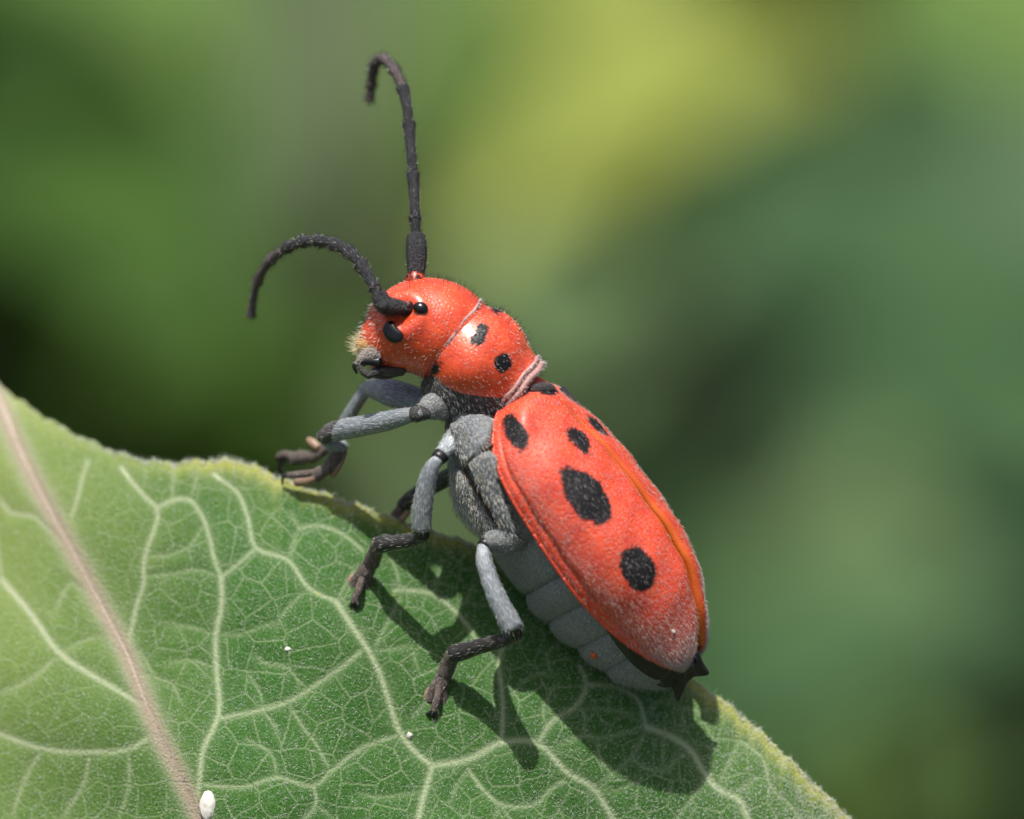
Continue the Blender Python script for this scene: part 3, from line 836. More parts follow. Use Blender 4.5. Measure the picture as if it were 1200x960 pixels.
def plate(name, poly, tree, lift, mt, edge=7, step=2.2, parent=None):
    """raised plate following the surface below; outline in photograph pixels"""
    poly = np.array(poly, float); pc = spline(np.vstack([np.c_[poly, np.zeros(len(poly))], [*poly[0], 0]]), 80)[:, :2]
    c = pc[:-1].mean(0); m = len(pc) - 1
    rad = np.r_[0.001, 0.25, 0.5, 0.7, 0.84, 0.93, 0.98, 1.0]
    rg = []
    lastz = None
    for r in rad:
        ring = []
        for q in pc[:-1]:
            p = c + (q - c) * r
            L_, n_ = hit(tree, p[0], p[1])
            if L_ is None: L_ = ring[-1] if ring else Q(p[0], p[1], 90); n_ = np.array([0, 0, 1.])
            dist = (1 - r) * np.linalg.norm(q - c)
            hgt = lift * min(1, math.sqrt(max(0, dist) / edge)) - (2.0 if r == 1 else 0)
            ring.append(L_ + nrm(n_ + np.array([0, 0, 0.6])) * hgt)
        rg.append(ring)
    rg = np.array(rg)
    bk = rg[-1].copy(); bk[:, 2] -= 10
    V, F = loft(np.concatenate([rg, bk[None]]))
    return make(name, V, F, M[mt], parent or beetle), V, F
pl1 = plate('side_plate', [(531,497),(553,488),(578,495),(577,512),(573,524),(546,545),(541,534),(535,518)], t_bvh, 12, 'leg', edge=4, parent=thorax)
pl2 = plate('side_plate', [(552,540),(566,529),(578,530),(590,572),(604,612),(611,634),(598,630),(578,596),(562,566)], t_bvh, 12, 'leg', edge=4, parent=thorax)
pl3 = plate('sternum_plate', [(531,547),(545,549),(556,568),(574,602),(590,628),(574,628),(552,616),(537,598),(531,573)], t_bvh, 10, 'grey', edge=9, parent=thorax)
for (ob, V, F), nh in ((pl1, 500), (pl2, 900), (pl3, 1600)):
    ax = [V.mean(0) - np.array([0, 0, 60])]
    fur(ob, V, F, nh, (5, 10), (0.25, 0.45), 'hair_white', ax, -fH, 0.35)
    fur(ob, V, F, nh // 5, (7, 12), (0.3, 0.5), 'hair_gold', ax, -fH, 0.35)

def seam(pts, r=2.2):
    C = []
    for p in pts:
        L_, n_ = hit(t_bvh, *p)
        if L_ is not None: C.append(list(L_ + n_ * 4.5) + [r, r])
    V, F = tube(C, n=30, m=8); make('seam', V, F, M['seam'], thorax)
seam([(545,547),(552,543),(562,535),(572,527),(577,524)], 2.4)
seam([(546,548),(555,562),(566,582),(580,606),(592,627),(597,634)], 1.8)
# --- prothorax and head
ZP = 92
PRO = px([(611,462,ZP,42,40),(598,452,ZP,46,45),(583,441,ZP,55,54),(566,427,ZP,62,60),(550,414,ZP,62,60),(538,404,ZP,57,56),(529,396,ZP,53,52)])
rg = tube_rings(PRO, n=60, m=80, cap=(0, 0))
pc_ = spline(PRO, 60)[:, :3]
# swelling on the near side and slight waist
ctrB = Q(548, 437, ZP + 55); dB = np.linalg.norm(rg - ctrB, axis=2)
rg = rg + (nrm(rg - pc_[:, None]) * (6.0 * np.exp(-(dB / 30) ** 2))[..., None])
V, F = loft(rg)
prx, pry = to_px(V)
sdp = spots_sd(prx, pry, [(560, 396, 9, 8, 0), (565, 388, 8, 8, 0), (590, 426, 11, 10, 0), (510, 434, 9, 5, -55), (581, 363, 9, 4, 35)])
sdp = np.where(V[:, 2] > ZP - 25, sdp, 60)
al_ = (V - pc_[0]) @ nrm(pc_[-1] - pc_[0])
pwd = 0.9 * np.exp(-(np.maximum(al_, 0) / 11) ** 2) + 0.35 * np.exp(-((al_ - al_.max()) / 6) ** 2)
pron = make('pronotum', V, F, M['head'], beetle, attrs={'spot': sdp, 'powder': pwd})
p_bvh = bvh(V, F)
PV, PF = V, F
fP = nrm(Q(529, 396, ZP) - Q(603, 456, ZP))
fur(pron, PV, PF, 1500, (7, 13), (0.2, 0.35), 'hair_black', pc_, fP * 0.3, 0.75, 0.5, keep=lambda p, n: n[:, 2] < 0.55)
fur(pron, PV, PF, 1500, (2, 4.5), (0.2, 0.36), 'hair_white', pc_, -fP, 0.25, 0.4)
def ring_band(name, c, axis, ra, rb, tr, mt, parent):
    axis = nrm(axis); b1 = nrm(np.cross([0, 0, 1.0], axis)); b2 = np.array([0, 0, 1.0]); b2 = nrm(b2 - axis * (b2 @ axis))
    t = np.linspace(0, 2 * np.pi, 72, endpoint=False)
    C = c + np.cos(t)[:, None] * b1 * ra + np.sin(t)[:, None] * b2 * rb
    rad = nrm(C - c)
    C = C + rad * (0.35 * np.sin(5 * t + 1) + 0.25 * np.sin(13 * t))[:, None] + axis * (0.9 * np.sin(7 * t))[:, None]
    q = np.linspace(0, 2 * np.pi, 8, endpoint=False)
    R_ = np.array([C[i] + np.outer(np.cos(q), rad[i]) * tr + np.outer(np.sin(q), axis) * tr * 1.4 for i in range(72)])
    V = R_.reshape(-1, 3); n = 72; m = 8
    F = [(i * m + j, i * m + (j + 1) % m, ((i + 1) % n) * m + (j + 1) % m, ((i + 1) % n) * m + j) for i in range(n) for j in range(m)]
    ob = make(name, V, F, M[mt], parent)
    fur(ob, V, F, 500, (3, 6), (0.2, 0.36), 'hair_white', [c], -axis, 0.5)
    return ob
ring_band('front_collar', Q(529, 396, ZP), fP, 54.4, 53.4, 1.5, 'collar', pron)
ring_band('rear_collar', Q(608, 460, ZP), fP, 43.5, 41.5, 2.8, 'collar', pron)
ring_band('rear_collar', Q(602, 455, ZP), fP, 45.6, 44, 1.7, 'collar', pron)
# grey underside of the prothorax
vent = np.array([-0.62, -0.785, 0])
UN = px([(612,464,ZP-4,38,40),(596,455,ZP-4,50,46),(578,442,ZP-4,58,54),(556,426,ZP-4,61,56),(540,415,ZP-4,55,50),(533,409,ZP-4,47,44)])
UN[:, :3] += vent * 13
V, F = tube(UN, n=40, m=48, cap=(0.2, 0.2))
pst = make('prosternum', V, F, M['dark'], beetle)
fur(pst, V, F, 2600, (6, 10), (0.25, 0.42), 'hair_grey', UN[:, :3], -fP, 0.4)
# neck between prothorax and thorax
V, F = tube(px([(588,452,ZP-6,38,38),(570,486,ZP-8,38,40),(562,508,ZP-6,42,48)]), n=20, m=32)
make('body_joint', V, F, M['dark'], beetle)
V, F = tube(px([(604,452,ZP-6,22,26),(630,464,ZP-6,20,26),(652,478,ZP-8,18,24)]), n=20, m=32)
make('body_joint', V, F, M['rim'], beetle)
# scutellum
V, F = ellipsoid(Q(636, 457, 122), [np.array([15, 1, -4.]), np.array([-1, 9, 2.]), np.array([1, 1, 7.])])
make('scutellum', V, F, M['dark'], beetle)

HD = px([(548,408,ZP,48,48),(535,399,ZP,54,53),(518,390,ZP,59,57),(500,386,ZP,60,58),(482,388,ZP,57,56),(466,394,ZP,50,51),(452,402,ZP,40,43),(441,409,ZP,30,34),(433,415,ZP,21,26)])
rg = tube_rings(HD, n=64, m=72, cap=(0, 0.5))
hc = HD[:, :3]
# hollow around the near antenna socket and gentle cheek
cS = Q(470, 367, ZP + 48); dS = np.linalg.norm(rg - cS, axis=2)
axc = spline(HD, 64)[:, :3]; axc = np.vstack([axc, np.repeat(axc[-1:], 5, 0)])
out_ = nrm(rg - axc[:, None])
rg = rg + out_ * (-7 * np.exp(-(dS / 14) ** 2) + 3.5 * np.exp(-((dS - 24) / 9) ** 2))[..., None]
HV, HF = loft(rg)
head = make('head', HV, HF, M['head'], beetle, attrs={'spot': np.full(len(HV), 60.0)})
h_bvh = bvh(HV, HF)
fur(head, HV, HF, 1500, (7, 12), (0.2, 0.34), 'hair_black', hc, np.array([0, 0.3, 0]), 0.8, 0.5, keep=lambda p, n: (n[:, 2] < 0.5) & (n[:, 1] > -0.2))
fur(head, HV, HF, 1400, (2, 4.5), (0.2, 0.36), 'hair_white', hc, np.array([-0.7, -0.5, 0]), 0.3, 0.4)
fur(head, HV, HF, 1300, (6, 10), (0.25, 0.42), 'hair_white', hc, np.array([-0.7, -0.5, 0]), 0.4, 0.6, keep=lambda p, n: p[:, 0] < 452)

def on_surface(name, tree, x, y, rx, ry, ang, hgt, mt, parent, shape=None):
    L_, n_ = hit(tree, x, y)
    a = math.radians(ang); e1 = np.array([math.cos(a), -math.sin(a), 0]); e1 = nrm(e1 - n_ * (e1 @ n_)); e2 = np.cross(n_, e1)
    V, F = ellipsoid(L_, [e1 * rx, e2 * ry, n_ * hgt])
    if shape: V = shape(V, L_, e1, e2, n_)
    return make(name, V, F, M[mt], parent)
on_surface('eye', h_bvh, 493, 361, 9.0, 7.4, 25, 5.5, 'eye', head)
def crescent(V, c, e1, e2, n):
    r = V - c; x = r @ e1; y = r @ e2
    k = np.maximum(0, y) * (0.55 + 0.0 * x)            # bite on the antenna side
    bite = -5.0 * np.exp(-(x / 9.0) ** 2) * np.clip(y / 11.5, 0, 1) ** 1.5
    return V + e2 * bite[:, None]
on_surface('eye', h_bvh, 461, 389, 14.5, 11.5, 48, 4.2, 'eye', head, crescent)
V, F = ellipsoid(Q(503, 331, ZP + 2), [np.array([9, -2, 0.]), np.array([1, 5, 2.]), np.array([0, -2, 8.])]); make('eye', V, F, M['eye'], head)
V, F = ellipsoid(Q(455, 352, ZP - 40), [np.array([9, -2, 0.]), np.array([1, 10, 2.]), np.array([0, -2, 9.])]); make('eye', V, F, M['eye'], head)

# mouthparts
V, F = tube(px([(446,404,ZP+8,17,26),(434,404,ZP+8,14,22),(423,405,ZP+8,9,16)]), n=16, m=20); cly = make('upper_lip', V, F, M['amber'], head)
fur(cly, V, F, 420, (8, 17), (0.3, 0.5), 'hair_gold', [V.mean(0)], np.array([-0.9, 0.1, 0]), 0.3, 0.6)
V, F = tube(px([(447,410,ZP+22,13,12),(436,415,ZP+24,11,10),(426,420,ZP+22,7.5,7),(419,426,ZP+18,4,4)]), n=20, m=16); mand = make('mandible', V, F, M['jaw'], head)
fur(mand, V, F, 140, (3, 6), (0.25, 0.4), 'hair_white', [V.mean(0)], np.array([-0.6, -0.4, 0]), 0.4)
V, F = tube(px([(444,424,ZP+26,6,8),(430,423,ZP+24,5,6),(420,425,ZP+18,4,4),(415,430,ZP+10,2.5,2.5),(418,437,ZP+4,1.5,1.5)]), n=22, m=12); make('mandible', V, F, M['black'], head)
V, F = tube(px([(447,410,ZP-18,14,10),(432,417,ZP-18,11,10),(421,426,ZP-14,6,7)]), n=16, m=14); make('mandible', V, F, M['dark'], head)
V, F = tube(px([(470,434,ZP+10,7,14),(455,435,ZP+14,6,12),(444,434,ZP+16,4.5,8)]), n=16, m=16); make('lower_lip', V, F, M['dark'], head)
for seg in ([(446,434,ZP+22,5),(438,437,ZP+24,5),(432,440,ZP+24,4.2)], [(433,441,ZP+24,3.8),(427,437,ZP+25,4.2),(421,430,ZP+25,3.0)]):
    V, F = tube(px(seg), n=10, m=10); make('palp', V, F, M['dark'], head)
V, F = tube(px([(464,437,ZP-6,5),(450,440,ZP-4,5),(438,439,ZP-2,4)]), n=10, m=10); make('palp', V, F, M['brown'], head)

# --- antennae: separate joints
def antenna(path, cuts, radii, tipfrom, socket=None):
    C = spline(px(path), 400)
    root = None
    L = np.linspace(0, 1, 400)
    for k in range(len(cuts) - 1):
        i0, i1 = int(cuts[k] * 399), int(cuts[k + 1] * 399)
        seg = C[i0:i1 + 1:max(1, (i1 - i0) // 10)]
        if len(seg) < 3: seg = C[i0:i1 + 1]
        q = np.linspace(0, 1, len(seg)); r = radii[k] * (1.0 if k else 0.92)
        rr = r * (0.76 + 0.12 * q + 0.26 * q ** 6) if k else r * (0.78 + 0.4 * np.sin(q * 2.4) ** 1.2)
        V, F = tube(np.c_[seg[:, :3], rr], n=22, m=14, cap=(0.5, 0.5))
        mt = 'antenna_tip' if k >= tipfrom else 'antenna'
        if root is None:
            ob = make('antenna', V, F, M[mt], beetle); root = ob
        else:
            ob = make('antenna_joint', V, F, M[mt], root)
        d = nrm(seg[-1, :3] - seg[0, :3])
        pp, nn = sample(V, F, 170); nn = outward(pp, nn, seg[:, :3])
        dr = nrm(nn * 0.6 + d * 0.7 + nrm(rng.normal(size=pp.shape)) * 0.3)
        w_ = rng.random(len(pp)) < 0.14
        # bristles are joined to the first joint below
        antenna.h.append((pp[w_], nn[w_], dr[w_])); antenna.b.append((pp[~w_], nn[~w_], dr[~w_]))
    for lst, mt, LL in ((antenna.h, 'hair_white', (2.5, 5)), (antenna.b, 'hair_black', (5, 10))):
        pp, nn, dr = (np.concatenate(x) for x in zip(*lst))
        Vh, Fh = hair_mesh(pp, nn, dr, rng.uniform(*LL, len(pp)), rng.uniform(0.12, 0.22, len(pp)), 0.4)
        make('antenna_hair', Vh, Fh, M[mt], root, kind='stuff', fix=False)
        lst.clear()
    return root
antenna.h = []; antenna.b = []
antenna([(478,361,ZP+46),(464,360,ZP+52),(450,357,ZP+56),(446,350,ZP+56),(434,328,ZP+48),(416,302,ZP+32),(396,288,ZP+14),(370,282,ZP-10),(343,287,ZP-38),(320,302,ZP-66),(304,324,ZP-92),(297,348,ZP-112),(294,370,ZP-126)],
        [0.0, 0.125, 0.155, 0.255, 0.325, 0.40, 0.475, 0.55, 0.635, 0.735, 0.86, 1.0], [10.0, 6.6, 8.0, 7.8, 7.6, 7.4, 7.2, 6.9, 6.6, 6.2, 5.4], 8)
V, F = ellipsoid(Q(449, 358, ZP + 62), [np.array([8, 1, 0]), np.array([-1, 8.2, 1.]), np.array([0, -1, 8.])]); make('antenna_joint', V, F, M['antenna'], [o for o in beetle.children if o.name.startswith('antenna')][0])
antenna([(487,330,ZP+4),(488,312,ZP-2),(488,280,ZP-10),(487,262,ZP-16),(485,218,ZP-28),(481,168,ZP-40),(477,125,ZP-52),(470,98,ZP-62),(459,78,ZP-74),(447,68,ZP-90),(439,76,ZP-108),(436,94,ZP-120),(433,116,ZP-128)],
        [0.0, 0.165, 0.215, 0.37, 0.535, 0.66, 0.735, 0.80, 0.86, 0.90, 0.95, 1.0], [11.5, 6.8, 7.4, 7.2, 7.0, 6.8, 6.4, 6.2, 6.0, 5.6, 5.2], 5)
V, F = tube(px([(487,338,ZP+2,15,15),(487,326,ZP+2,12,12),(488,320,ZP,9,9)]), n=12, m=16); make('antenna_socket', V, F, M['head'], head)
V, F = tube(px([(482,362,ZP+40,11,12),(475,361,ZP+46,10,10)]), n=10, m=16); make('antenna_socket', V, F, M['head'], head)

# --- legs
def leg(parts, hair=True):
    """parts: list of (name, material, rows, hair count)"""
    root = None
    for name, mt, rows, nh in parts:
        C = px(rows)
        if name in ('femur', 'tibia', 'knee'): C[:, 3:] *= 0.92
        rgs = tube_rings(C, n=28, m=18, cap=(0.75, 0.75)); V, F = loft(rgs)
        if mt == 'leg': mt = 'femur'
        if mt == 'dark' and name in ('tibia', 'femur'): mt = 'shin'
        cen = rgs.mean(1); al = np.r_[0, np.cumsum(np.linalg.norm(np.diff(cen, axis=0), axis=1))]
        arc = np.arange(18) / 18 * 2 * np.pi * C[:, 3].mean()
        fl = np.stack(np.meshgrid(al, arc, indexing='ij'), -1).reshape(-1, 2) + np.array([C[0, 0] * 3, C[0, 1]])
        fl = np.vstack([fl, fl[:1], fl[-1:]])
        if root is None:
            ob = make('leg', V, F, M[mt], beetle, uv=fl); root = ob
        else:
            ob = make(name, V, F, M[mt], root, uv=fl)
        if nh:
            pp, nn = sample(V, F, int(nh * 0.35)); nn = outward(pp, nn, spline(C, 20)[:, :3])
            d = nrm(C[-1, :3] - C[0, :3])
            dr = nrm(nn * 0.32 + d * 0.85 + nrm(rng.normal(size=pp.shape)) * 0.25)
            leg.h.append((pp, nn, dr))
    if leg.h:
        pp, nn, dr = (np.concatenate(x) for x in zip(*leg.h)); leg.h.clear()
        Vh, Fh = hair_mesh(pp, nn, dr, rng.uniform(3, 7, len(pp)), rng.uniform(0.09, 0.18, len(pp)), 0.25)
        make('leg_hair', Vh, Fh, M['hair_white'], root, kind='stuff', fix=False)
    return root
leg.h = []
zl = lambda x, y: float(zleaf(np.array(float(x)), np.array(float(y))))
# near fore leg: femur forward, shin folded back to the leaf edge
ze = zl(352, 572)
leg([('femur', 'leg', [(494,484,128,7,8),(478,487,118,10,10),(455,493,100,12.5,12),(425,499,76,13.2,12),(400,504,56,13.2,12),(388,507,46,12.4,11)], 900),
     ('trochanter', 'dark', [(500,482,124,9.5,9.5),(486,486,125,9.5,9.5)], 40),
     ('coxa', 'grey', [(524,470,104,20,20),(508,476,114,17,17),(498,481,122,11,12)], 500),
     ('knee', 'dark', [(397,500,56,9,9),(386,508,48,11,11),(379,512,42,10,9)], 80),
     ('tibia', 'leg', [(379,510,42,9.5,9.5),(383,516,36,8,8),(392,522,30,8,8),(401,523,26,9,9)], 300),
     ('tarsus_joint', 'brown', [(402,522,26,7,6),(394,537,24,9,6),(388,548,20,9,6)], 60),
     ('tarsus_pad', 'pad', [(404,530,24,4,5),(397,545,22,5,5),(391,556,18,4,4)], 0),
     ('tarsus_joint', 'brown', [(386,548,22,6,5),(376,554,16,8,6),(371,558,12,8,6)], 40),
     ('tarsus_joint', 'pad', [(370,560,12,4.5,5),(358,563,ze+14,7,6),(348,564,ze+12,6.5,6)], 20),
     ('tarsus_joint', 'brown', [(368,554,14,4,4),(352,556,ze+16,4.5,4),(338,557,ze+14,3.5,3)], 20),
     ('claw', 'black', [(340,557,ze+12,3,2.5),(332,559,ze+9,2.4,2),(331,568,ze+3,1.2,1.2)], 0)])
# far fore leg
leg([('femur', 'leg', [(505,476,70,12,12),(488,470,56,17,14),(465,463,44,18,14),(445,457,34,15,13),(432,455,28,11,11)], 500),
     ('tibia', 'leg', [(430,456,26,10,9),(420,468,20,8,8),(408,488,10,8.5,8),(398,508,0,9,8),(386,524,-10,9,8)], 250),
     ('tibia_lit_edge', 'pad', [(429,466,24,2.6,3),(420,480,16,2.6,3),(411,498,8,2.6,3)], 0),  # pale strip: light on the inner edge of the shin, put in as colour
     ('coxa', 'grey', [(528,478,76,16,18),(506,477,70,14,14)], 150),
     ('tarsus_joint', 'brown', [(388,522,-12,6,7),(376,530,-20,7,7),(366,536,-26,7,7)], 40),
     ('tarsus_joint', 'brown', [(366,534,-28,5.5,6),(352,536,-36,8,7),(342,537,-42,6,6)], 40),
     ('tarsus_joint', 'brown', [(345,534,-44,4,4),(333,533,-52,5,5),(326,536,-58,3.5,4)], 30),
     ('tarsus_pad', 'pad', [(372,524,-16,5,5),(366,519,-20,5.5,5),(362,516,-24,4,4)], 0),
     ('claw', 'dark', [(332,538,-58,4,4),(328,546,-62,2.5,2.5),(333,556,-64,1.5,1.5)], 0)])
# near middle leg
z1, z2 = zl(428, 672), zl(416, 706)
leg([('femur', 'leg', [(512,540,140,8,9),(505,550,140,10,10),(499,572,136,12,11),(495,598,130,12.6,11.5),(494,618,125,12.4,11)], 900),
     ('trochanter', 'black', [(520,531,130,10,10),(514,537,138,9,9)], 0),
     ('coxa', 'leg', [(536,514,112,15,18),(527,523,124,13,15),(519,532,132,10,11)], 300),
     ('knee', 'black', [(494,616,125,9.5,9.5),(494,627,121,10.5,10)], 60),
     ('tibia', 'dark', [(496,628,118,7.5,8),(478,634,104,9,9),(460,636,90,10,10),(446,638,78,11.5,11)], 420),
     ('tarsus_joint', 'brown', [(444,638,76,9,8),(439,650,60,9,7),(435,660,50,10,7)], 90),
     ('tarsus_joint', 'brown', [(435,660,48,8,6),(430,668,z1+14,10,7),(426,675,z1+10,10.5,7)], 90),
     ('tarsus_joint', 'brown', [(420,674,z1+10,5,5),(415,682,z1+7,5.5,5),(412,690,z1+6,5,5)], 40),
     ('tarsus_joint', 'brown', [(429,676,z1+10,5,5),(430,686,z1+6,5.5,5),(427,694,z1+5,5,5)], 40),
     ('tarsus_pad', 'pad', [(413,676,z1+5,3.5,4),(409,684,z1+4,4,4),(410,691,z1+3,3,3)], 0),
     ('tarsus_joint', 'brown', [(424,678,z1+14,4,4),(420,692,z2+11,4.5,4),(416,704,z2+9,5,4.5)], 40),
     ('claw', 'black', [(416,704,z2+8,3,3),(412,709,z2+6,2.5,2.5),(411,714,z2+1,1.2,1.2)], 0),
     ('claw', 'black', [(417,704,z2+8,3,3),(418,710,z2+6,2.5,2.5),(416,715,z2+1,1.2,1.2)], 0)])
# far middle leg
leg([('femur', 'dark', [(536,552,70,9,10),(520,562,50,11,11),(502,572,32,10.5,10),(488,579,20,9.5,9)], 250),
     ('tibia', 'dark', [(492,577,22,9,9),(482,584,10,10,9),(473,592,2,9,9)], 150),
     ('tarsus_joint', 'brown', [(476,592,2,8,7),(469,601,-4,8,7),(462,608,-10,7,6)], 50),
     ('tarsus_pad', 'pad', [(478,600,4,4,4),(472,608,0,4,4)], 0)])
# near hind leg
z1, z2 = zl(520, 795), zl(510, 832)
leg([('femur', 'leg', [(566,642,134,8,9),(567,655,140,10,10),(575,682,148,11.5,11),(588,712,154,13,12),(600,734,156,14,12)], 950),
     ('trochanter', 'black', [(574,634,126,8,9),(567,639,134,8,9)], 0),
     ('coxa', 'grey', [(612,628,128,16,14),(594,631,134,17,16),(576,634,130,12,13)], 500),
     ('knee', 'black', [(600,736,156,11,10.5),(604,744,150,9.5,9)], 60),
     ('tibia', 'dark', [(605,746,146,6.5,7),(585,752,128,8.5,9),(560,758,106,10,10),(540,764,90,11.5,11),(533,766,86,11.5,11)], 520),
     ('tarsus_joint', 'brown', [(531,768,82,8.5,7),(526,779,z1+18,9,7),(521,790,z1+12,9.5,7)], 90),
     ('tarsus_joint', 'brown', [(521,790,z1+12,8,6),(517,800,z1+9,10,7),(514,806,z1+8,10,7)], 90),
     ('tarsus_joint', 'brown', [(508,806,z1+8,5,5),(505,814,z1+6,5.5,5),(504,821,z1+5,5,5)], 30),
     ('tarsus_joint', 'brown', [(519,808,z1+8,5,5),(520,818,z1+5,5.5,5),(518,825,z1+4,5,5)], 30),
     ('tarsus_pad', 'pad', [(503,808,z1+4,3.5,4),(499,816,z1+4,4,4),(500,824,z1+3,3.5,3.5)], 0),
     ('tarsus_joint', 'brown', [(514,806,z1+13,4,4),(512,820,z2+10,4.5,4),(509,832,z2+8,5,4.5)], 40),
     ('claw', 'black', [(509,832,z2+8,3,3),(503,836,z2+6,2.5,2.5),(499,837,z2+1,1.2,1.2)], 0),
     ('claw', 'black', [(510,832,z2+8,3,3),(510,838,z2+6,2.5,2.5),(506,842,z2+1,1.2,1.2)], 0)])

# --- folded wing tips and tail, plus a dark sheet for gap shade
def flap(rows, thick=2.0, mt='wing', crumple=2.0):
    P = px(rows); c = P.mean(0)
    pc = np.vstack([P, P[:1]])
    B = spline(pc, 6 * len(P) + 1)[:-1]
    rg = []
    for r in (0.001, 0.35, 0.7, 0.9, 1.0):
        q = c + (B - c) * r
        q = q + np.array([0, 0, 1]) * (crumple * np.sin(q[:, :1] * 0.33 + q[:, 1:2] * 0.21) + 5 * (1 - r))
        rg.append(q)
    rg = np.array(rg); lo = rg[::-1].copy(); lo[..., 2] -= thick
    V, F = loft(np.concatenate([rg, lo]))
    return make('wing_tip_or_gap_shade', V, F, M[mt], beetle)
flap([(705,735,112),(735,752,120),(775,778,118),(806,784,112),(800,798,100),(778,806,92),(764,800,92),(740,790,92),(715,770,96)], 10)
flap([(772,778,112),(806,776,112),(815,790,100),(806,800,98),(794,822,88),(786,804,92),(776,802,94)], 3)
flap([(800,774,96),(817,764,96),(824,776,92),(831,790,88),(815,793,90),(803,793,92)], 3)
flap([(686,700,148),(702,722,150),(724,746,146),(752,768,140),(788,786,126),(772,797,116),(750,786,122),(730,766,130),(710,738,138),(696,716,144)], 5, 'wing', 1.5)  # dark sheet standing in for the shaded gap between wing case and belly
# dark body under the wing cases
rg = [hb(np.full(28, s), np.cos(np.linspace(0, 2*np.pi, 28, endpoint=False)) * b, np.sin(np.linspace(0, 2*np.pi, 28, endpoint=False)) * h + 14) for s, b, h in ((150, 60, 34), (80, 82, 40), (0, 80, 38), (-80, 66, 30), (-150, 40, 18), (-175, 20, 9))]
V, F = loft(rg); make('back', V, F, M['wing'], beetle)

# ------------------------------------------------------------------ grains and a mite
def grain(name, c, r, seed, mt, label, cat, n=(6, 7), rough=0.22):
    r_ = np.random.default_rng(seed)
    V, F = ellipsoid(c, np.diag(r), *n)
    V = c + (V - c) * (1 + rough * r_.normal(size=(len(V), 1)))
    return tag(make(name, V, F, M[mt]), label, cat)
grain('grain', leafpt(244, 945, 3), (9.5, 18, 5), 1, 'white', 'large white oval grain on the leaf beside the pinkish midrib', 'grain', (14, 16), 0.09)
grain('crumb', leafpt(337, 761, 2), (4.0, 3.0, 2), 2, 'white', 'tiny white crumb beside a yellow fleck on the leaf', 'crumb')
grain('crumb', leafpt(480, 862, 2), (3.4, 3.6, 2), 3, 'white', 'tiny white crumb on the leaf next to a pale vein below the hind foot', 'crumb')
ab_b = bvh(ab_obs[3][1], ab_obs[3][2])
Lm, nm = hit(ab_b, 697, 767)
if Lm is None: Lm, nm = Q(697, 767, 110), np.array([0, 0, 1.])
mite = empty('mite', Lm, 'minute orange mite on the grey belly of the beetle', 'mite')
V, F = ellipsoid(Lm + nm * 1.5, [np.array([4, 0, 0.]), np.array([0, 3.4, 0]), np.array([0, 0, 2.6])], 8, 10); make('mite_body', V, F, M['mite'], mite)
for k in range(6):
    a = k * 1.05 + 0.2; e = np.array([math.cos(a), math.sin(a), 0])
    V, F = tube([list(Lm + nm * 1.5 + e * 3) + [0.7], list(Lm + nm * 2 + e * 5.5) + [0.6], list(Lm + e * 7) + [0.4]], n=6, m=6); make('mite_leg', V, F, M['mite'], mite)
Lm, nm = hit(bvh(EV, EF), 789, 740)
if Lm is not None: grain('crumb', Lm, (3, 2.4, 2), 5, 'white', 'tiny white crumb on the tip of the near red wing case', 'crumb')

# ------------------------------------------------------------------ plants behind, far out of focus
camp = TOW * D
def at(px_, py_, delta):
    """pixel at delta metres behind the beetle plane -> world"""
    t = (D + delta) / D
    return camp - TOW * (D + delta) + ((px_ - 600) * RIGHT - (py_ - 480) * UP) * K * t
def leaf_mesh(base, tip, width, normal, fold=0.18, droop=0.12, n=16, m=9):
    base = np.asarray(base); tip = np.asarray(tip); ax = tip - base; L = np.linalg.norm(ax); ax = ax / L
    nn = nrm(np.asarray(normal) - ax * (np.asarray(normal) @ ax)); sd = np.cross(nn, ax)
    t = np.linspace(0, 1, n); q = np.linspace(-1, 1, m)
    wd_ = width / 2 * np.sin(np.pi * np.clip(t * 0.97 + 0.02, 0, 1) ** 0.85) ** 0.8
    P = base + ax * (L * t)[:, None, None] + sd * (q[None, :, None] * wd_[:, None, None]) + nn * ((np.abs(q)[None] * wd_[:, None] * fold + (4 * t * (1 - t))[:, None] * L * droop + 0.03 * width * np.sin(t * 17)[:, None] * np.abs(q)[None] ** 2))[..., None]
    th_ = 0.0006
    V = np.vstack([P.reshape(-1, 3), (P - nn * th_).reshape(-1, 3)])
    a = grid_faces(n, m); b = a[:, ::-1] + n * m
    return V, np.vstack([a, b])
def cv(x, y, z): return nrm(x * RIGHT + y * UP + z * TOW)
def stem_mesh(p, top_z, r, lean=(0, 0)):
    zz = np.linspace(GZ - 0.01, top_z, 24)
    th = np.linspace(0, 2 * np.pi, 10, endpoint=False)
    f = (zz - zz[0]) / (zz[-1] - zz[0])
    rg = np.array([[(p[0] + lean[0] * (1 - q) + rr * math.cos(a), p[1] + lean[1] * (1 - q) + rr * math.sin(a), z) for a in th] for z, q, rr in zip(zz, f, r * (1.3 - 0.5 * f))])
    return loft(rg)
def bg_plant(name, stem_at, top_py, label, leaves, r=0.003, lean=(0.01, 0.02)):
    """stem_at = (px, delta): leaves = (base py, tip px, tip py, tip delta, width m, normal, material)"""
    x0, dl = stem_at
    topw = at(x0, top_py, dl)
    ob = empty(name, (topw[0] + lean[0], topw[1] + lean[1], GZ), label, 'plant', world=True)
    V, F = stem_mesh(topw, topw[2], r, lean); make('stem', V, F, M['bg_stem'], ob, world=True)
    for bpy_, tx, ty, td, w, nv, mt in leaves:
        # base on the stem at this height
        b = at(x0, bpy_, dl)
        f = (b[2] - GZ) / (topw[2] - GZ)
        b = np.array([topw[0] + lean[0] * (1 - f), topw[1] + lean[1] * (1 - f), b[2]])
        V, F = leaf_mesh(b, at(tx, ty, td), w, cv(*nv))
        make('leaf', V, F, M[mt], ob, world=True, fix=False)
    return ob
G = 'bg_green'
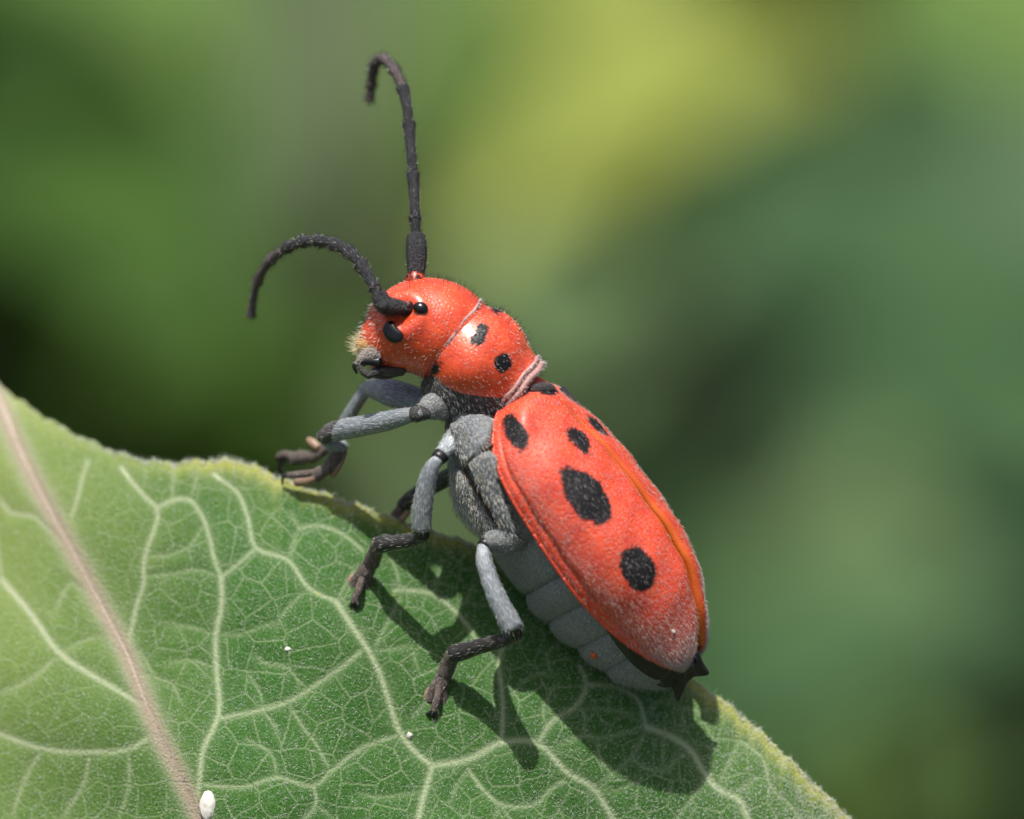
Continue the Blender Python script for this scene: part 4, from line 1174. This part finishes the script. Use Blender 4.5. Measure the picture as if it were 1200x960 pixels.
bg_plant('weed', (1010, 0.52), -260, 'plant with bright yellow-green sunlit leaves, blurred behind the beetle',
         [(170, 540, 310, 0.46, 0.020, (0, 0.8, 0.6), 'bg_yellow'), (120, 580, 190, 0.50, 0.016, (0.1, 0.8, 0.6), 'bg_yellow'),
          (0, 1480, 170, 0.50, 0.045, (0, 0.8, 0.6), 'bg_olive'), (-220, 840, -40, 0.56, 0.03, (0, 0.8, 0.6), 'bg_olive')])
bg_plant('weed', (690, 0.60), -300, 'plant with a tall yellowish shoot, blurred behind the antennae',
         [(-240, 700, 240, 0.56, 0.022, (0.2, 0.7, 0.7), 'bg_yellow'), (-260, 500, 300, 0.58, 0.024, (-0.2, 0.7, 0.7), 'bg_olive')])
bg_plant('weed', (520, 0.55), 250, 'plant with a long grey-green leaf, blurred behind the wing cases',
         [(300, 1180, 960, 0.50, 0.034, (0.3, 0.7, 0.7), 'bg_grey'), (420, 620, 800, 0.52, 0.03, (0.1, 0.6, 0.8), 'bg_grey'), (320, 760, 560, 0.5, 0.028, (0.2, 0.7, 0.7), 'bg_grey')])
bg_plant('weed', (1340, 0.60), 280, 'plant with broad blue-green leaves, blurred at the side of the wing cases',
         [(470, 800, 440, 0.55, 0.046, (0, 0.6, 0.8), 'bg_teal'), (620, 980, 680, 0.68, 0.035, (0, 0.55, 0.85), 'bg_teal'), (860, 880, 880, 0.47, 0.034, (0, 0.6, 0.8), 'bg_teal'), (960, 900, 1010, 0.64, 0.026, (0, 0.8, 0.6), 'bg_olive')])
bg_plant('weed', (-120, 0.60), -200, 'plant with olive leaves, blurred above the leaf tip',
         [(30, 250, 100, 0.50, 0.036, (0.2, 0.8, 0.6), 'bg_olive'), (220, 340, 230, 0.58, 0.06, (0.1, 0.6, 0.8), 'bg_deep'), (400, 260, 400, 0.46, 0.046, (0, 0.55, 0.85), 'bg_deep')])
bg_plant('weed', (400, 0.70), -260, 'plant with a dull grey-brown stem, blurred behind the curved antenna',
         [(-200, 330, 330, 0.62, 0.036, (0, 0.6, 0.8), 'bg_shade')], r=0.005)
bg_plant('weed', (1420, 0.80), 60, 'plant with very broad mid-green leaves, blurred behind the blue-green leaves',
         [(230, 800, 320, 0.76, 0.06, (0, 0.6, 0.8), 'bg_mid'), (400, 760, 540, 0.66, 0.07, (0, 0.55, 0.85), 'bg_mid'), (700, 700, 780, 0.92, 0.08, (0, 0.55, 0.85), 'bg_mid'), (980, 760, 1040, 1.05, 0.07, (0, 0.6, 0.8), 'bg_mid')])
bg_plant('weed', (-260, 0.85), 100, 'plant with soft dark green leaves, blurred behind the olive leaves',
         [(230, 420, 250, 0.76, 0.05, (0, 0.5, 0.85), 'bg_deep')])
bg_plant('weed', (1500, 0.40), 180, 'plant with one smooth mid-green leaf reaching sideways, blurred beyond the wing cases',
         [(300, 860, 330, 0.42, 0.028, (0, 0.6, 0.8), 'bg_mid'), (560, 900, 500, 0.36, 0.020, (0, 0.6, 0.8), 'bg_mid')])
# thicket mass
nl = 2600
c = np.array([at(rng.uniform(-900, 2100), rng.uniform(-900, 1900), rng.uniform(1.1, 2.1)) for _ in range(nl)])
c[:, 2] = np.maximum(c[:, 2], GZ + 0.02)
Vs, Fs = [], []; off_ = 0
for q in c:
    d = nrm(rng.normal(size=3)); Ln = rng.uniform(0.05, 0.11); nv = nrm(np.array([0, -0.2, 0.8]) + rng.normal(size=3) * 0.5)
    V, F = leaf_mesh(q, q + d * Ln, Ln * rng.uniform(0.35, 0.5), nv, n=6, m=3); Vs.append(V); Fs.append(F + off_); off_ += len(V)
th_ = make('thicket', np.vstack(Vs), np.vstack(Fs), M['bg_dark'], world=True, fix=False, kind='stuff')
tag(th_, 'dark green thicket of leaves far behind, fully out of focus', 'thicket')

for o in list(bpy.data.objects):
    if '_o' in o.keys(): del o['_o']
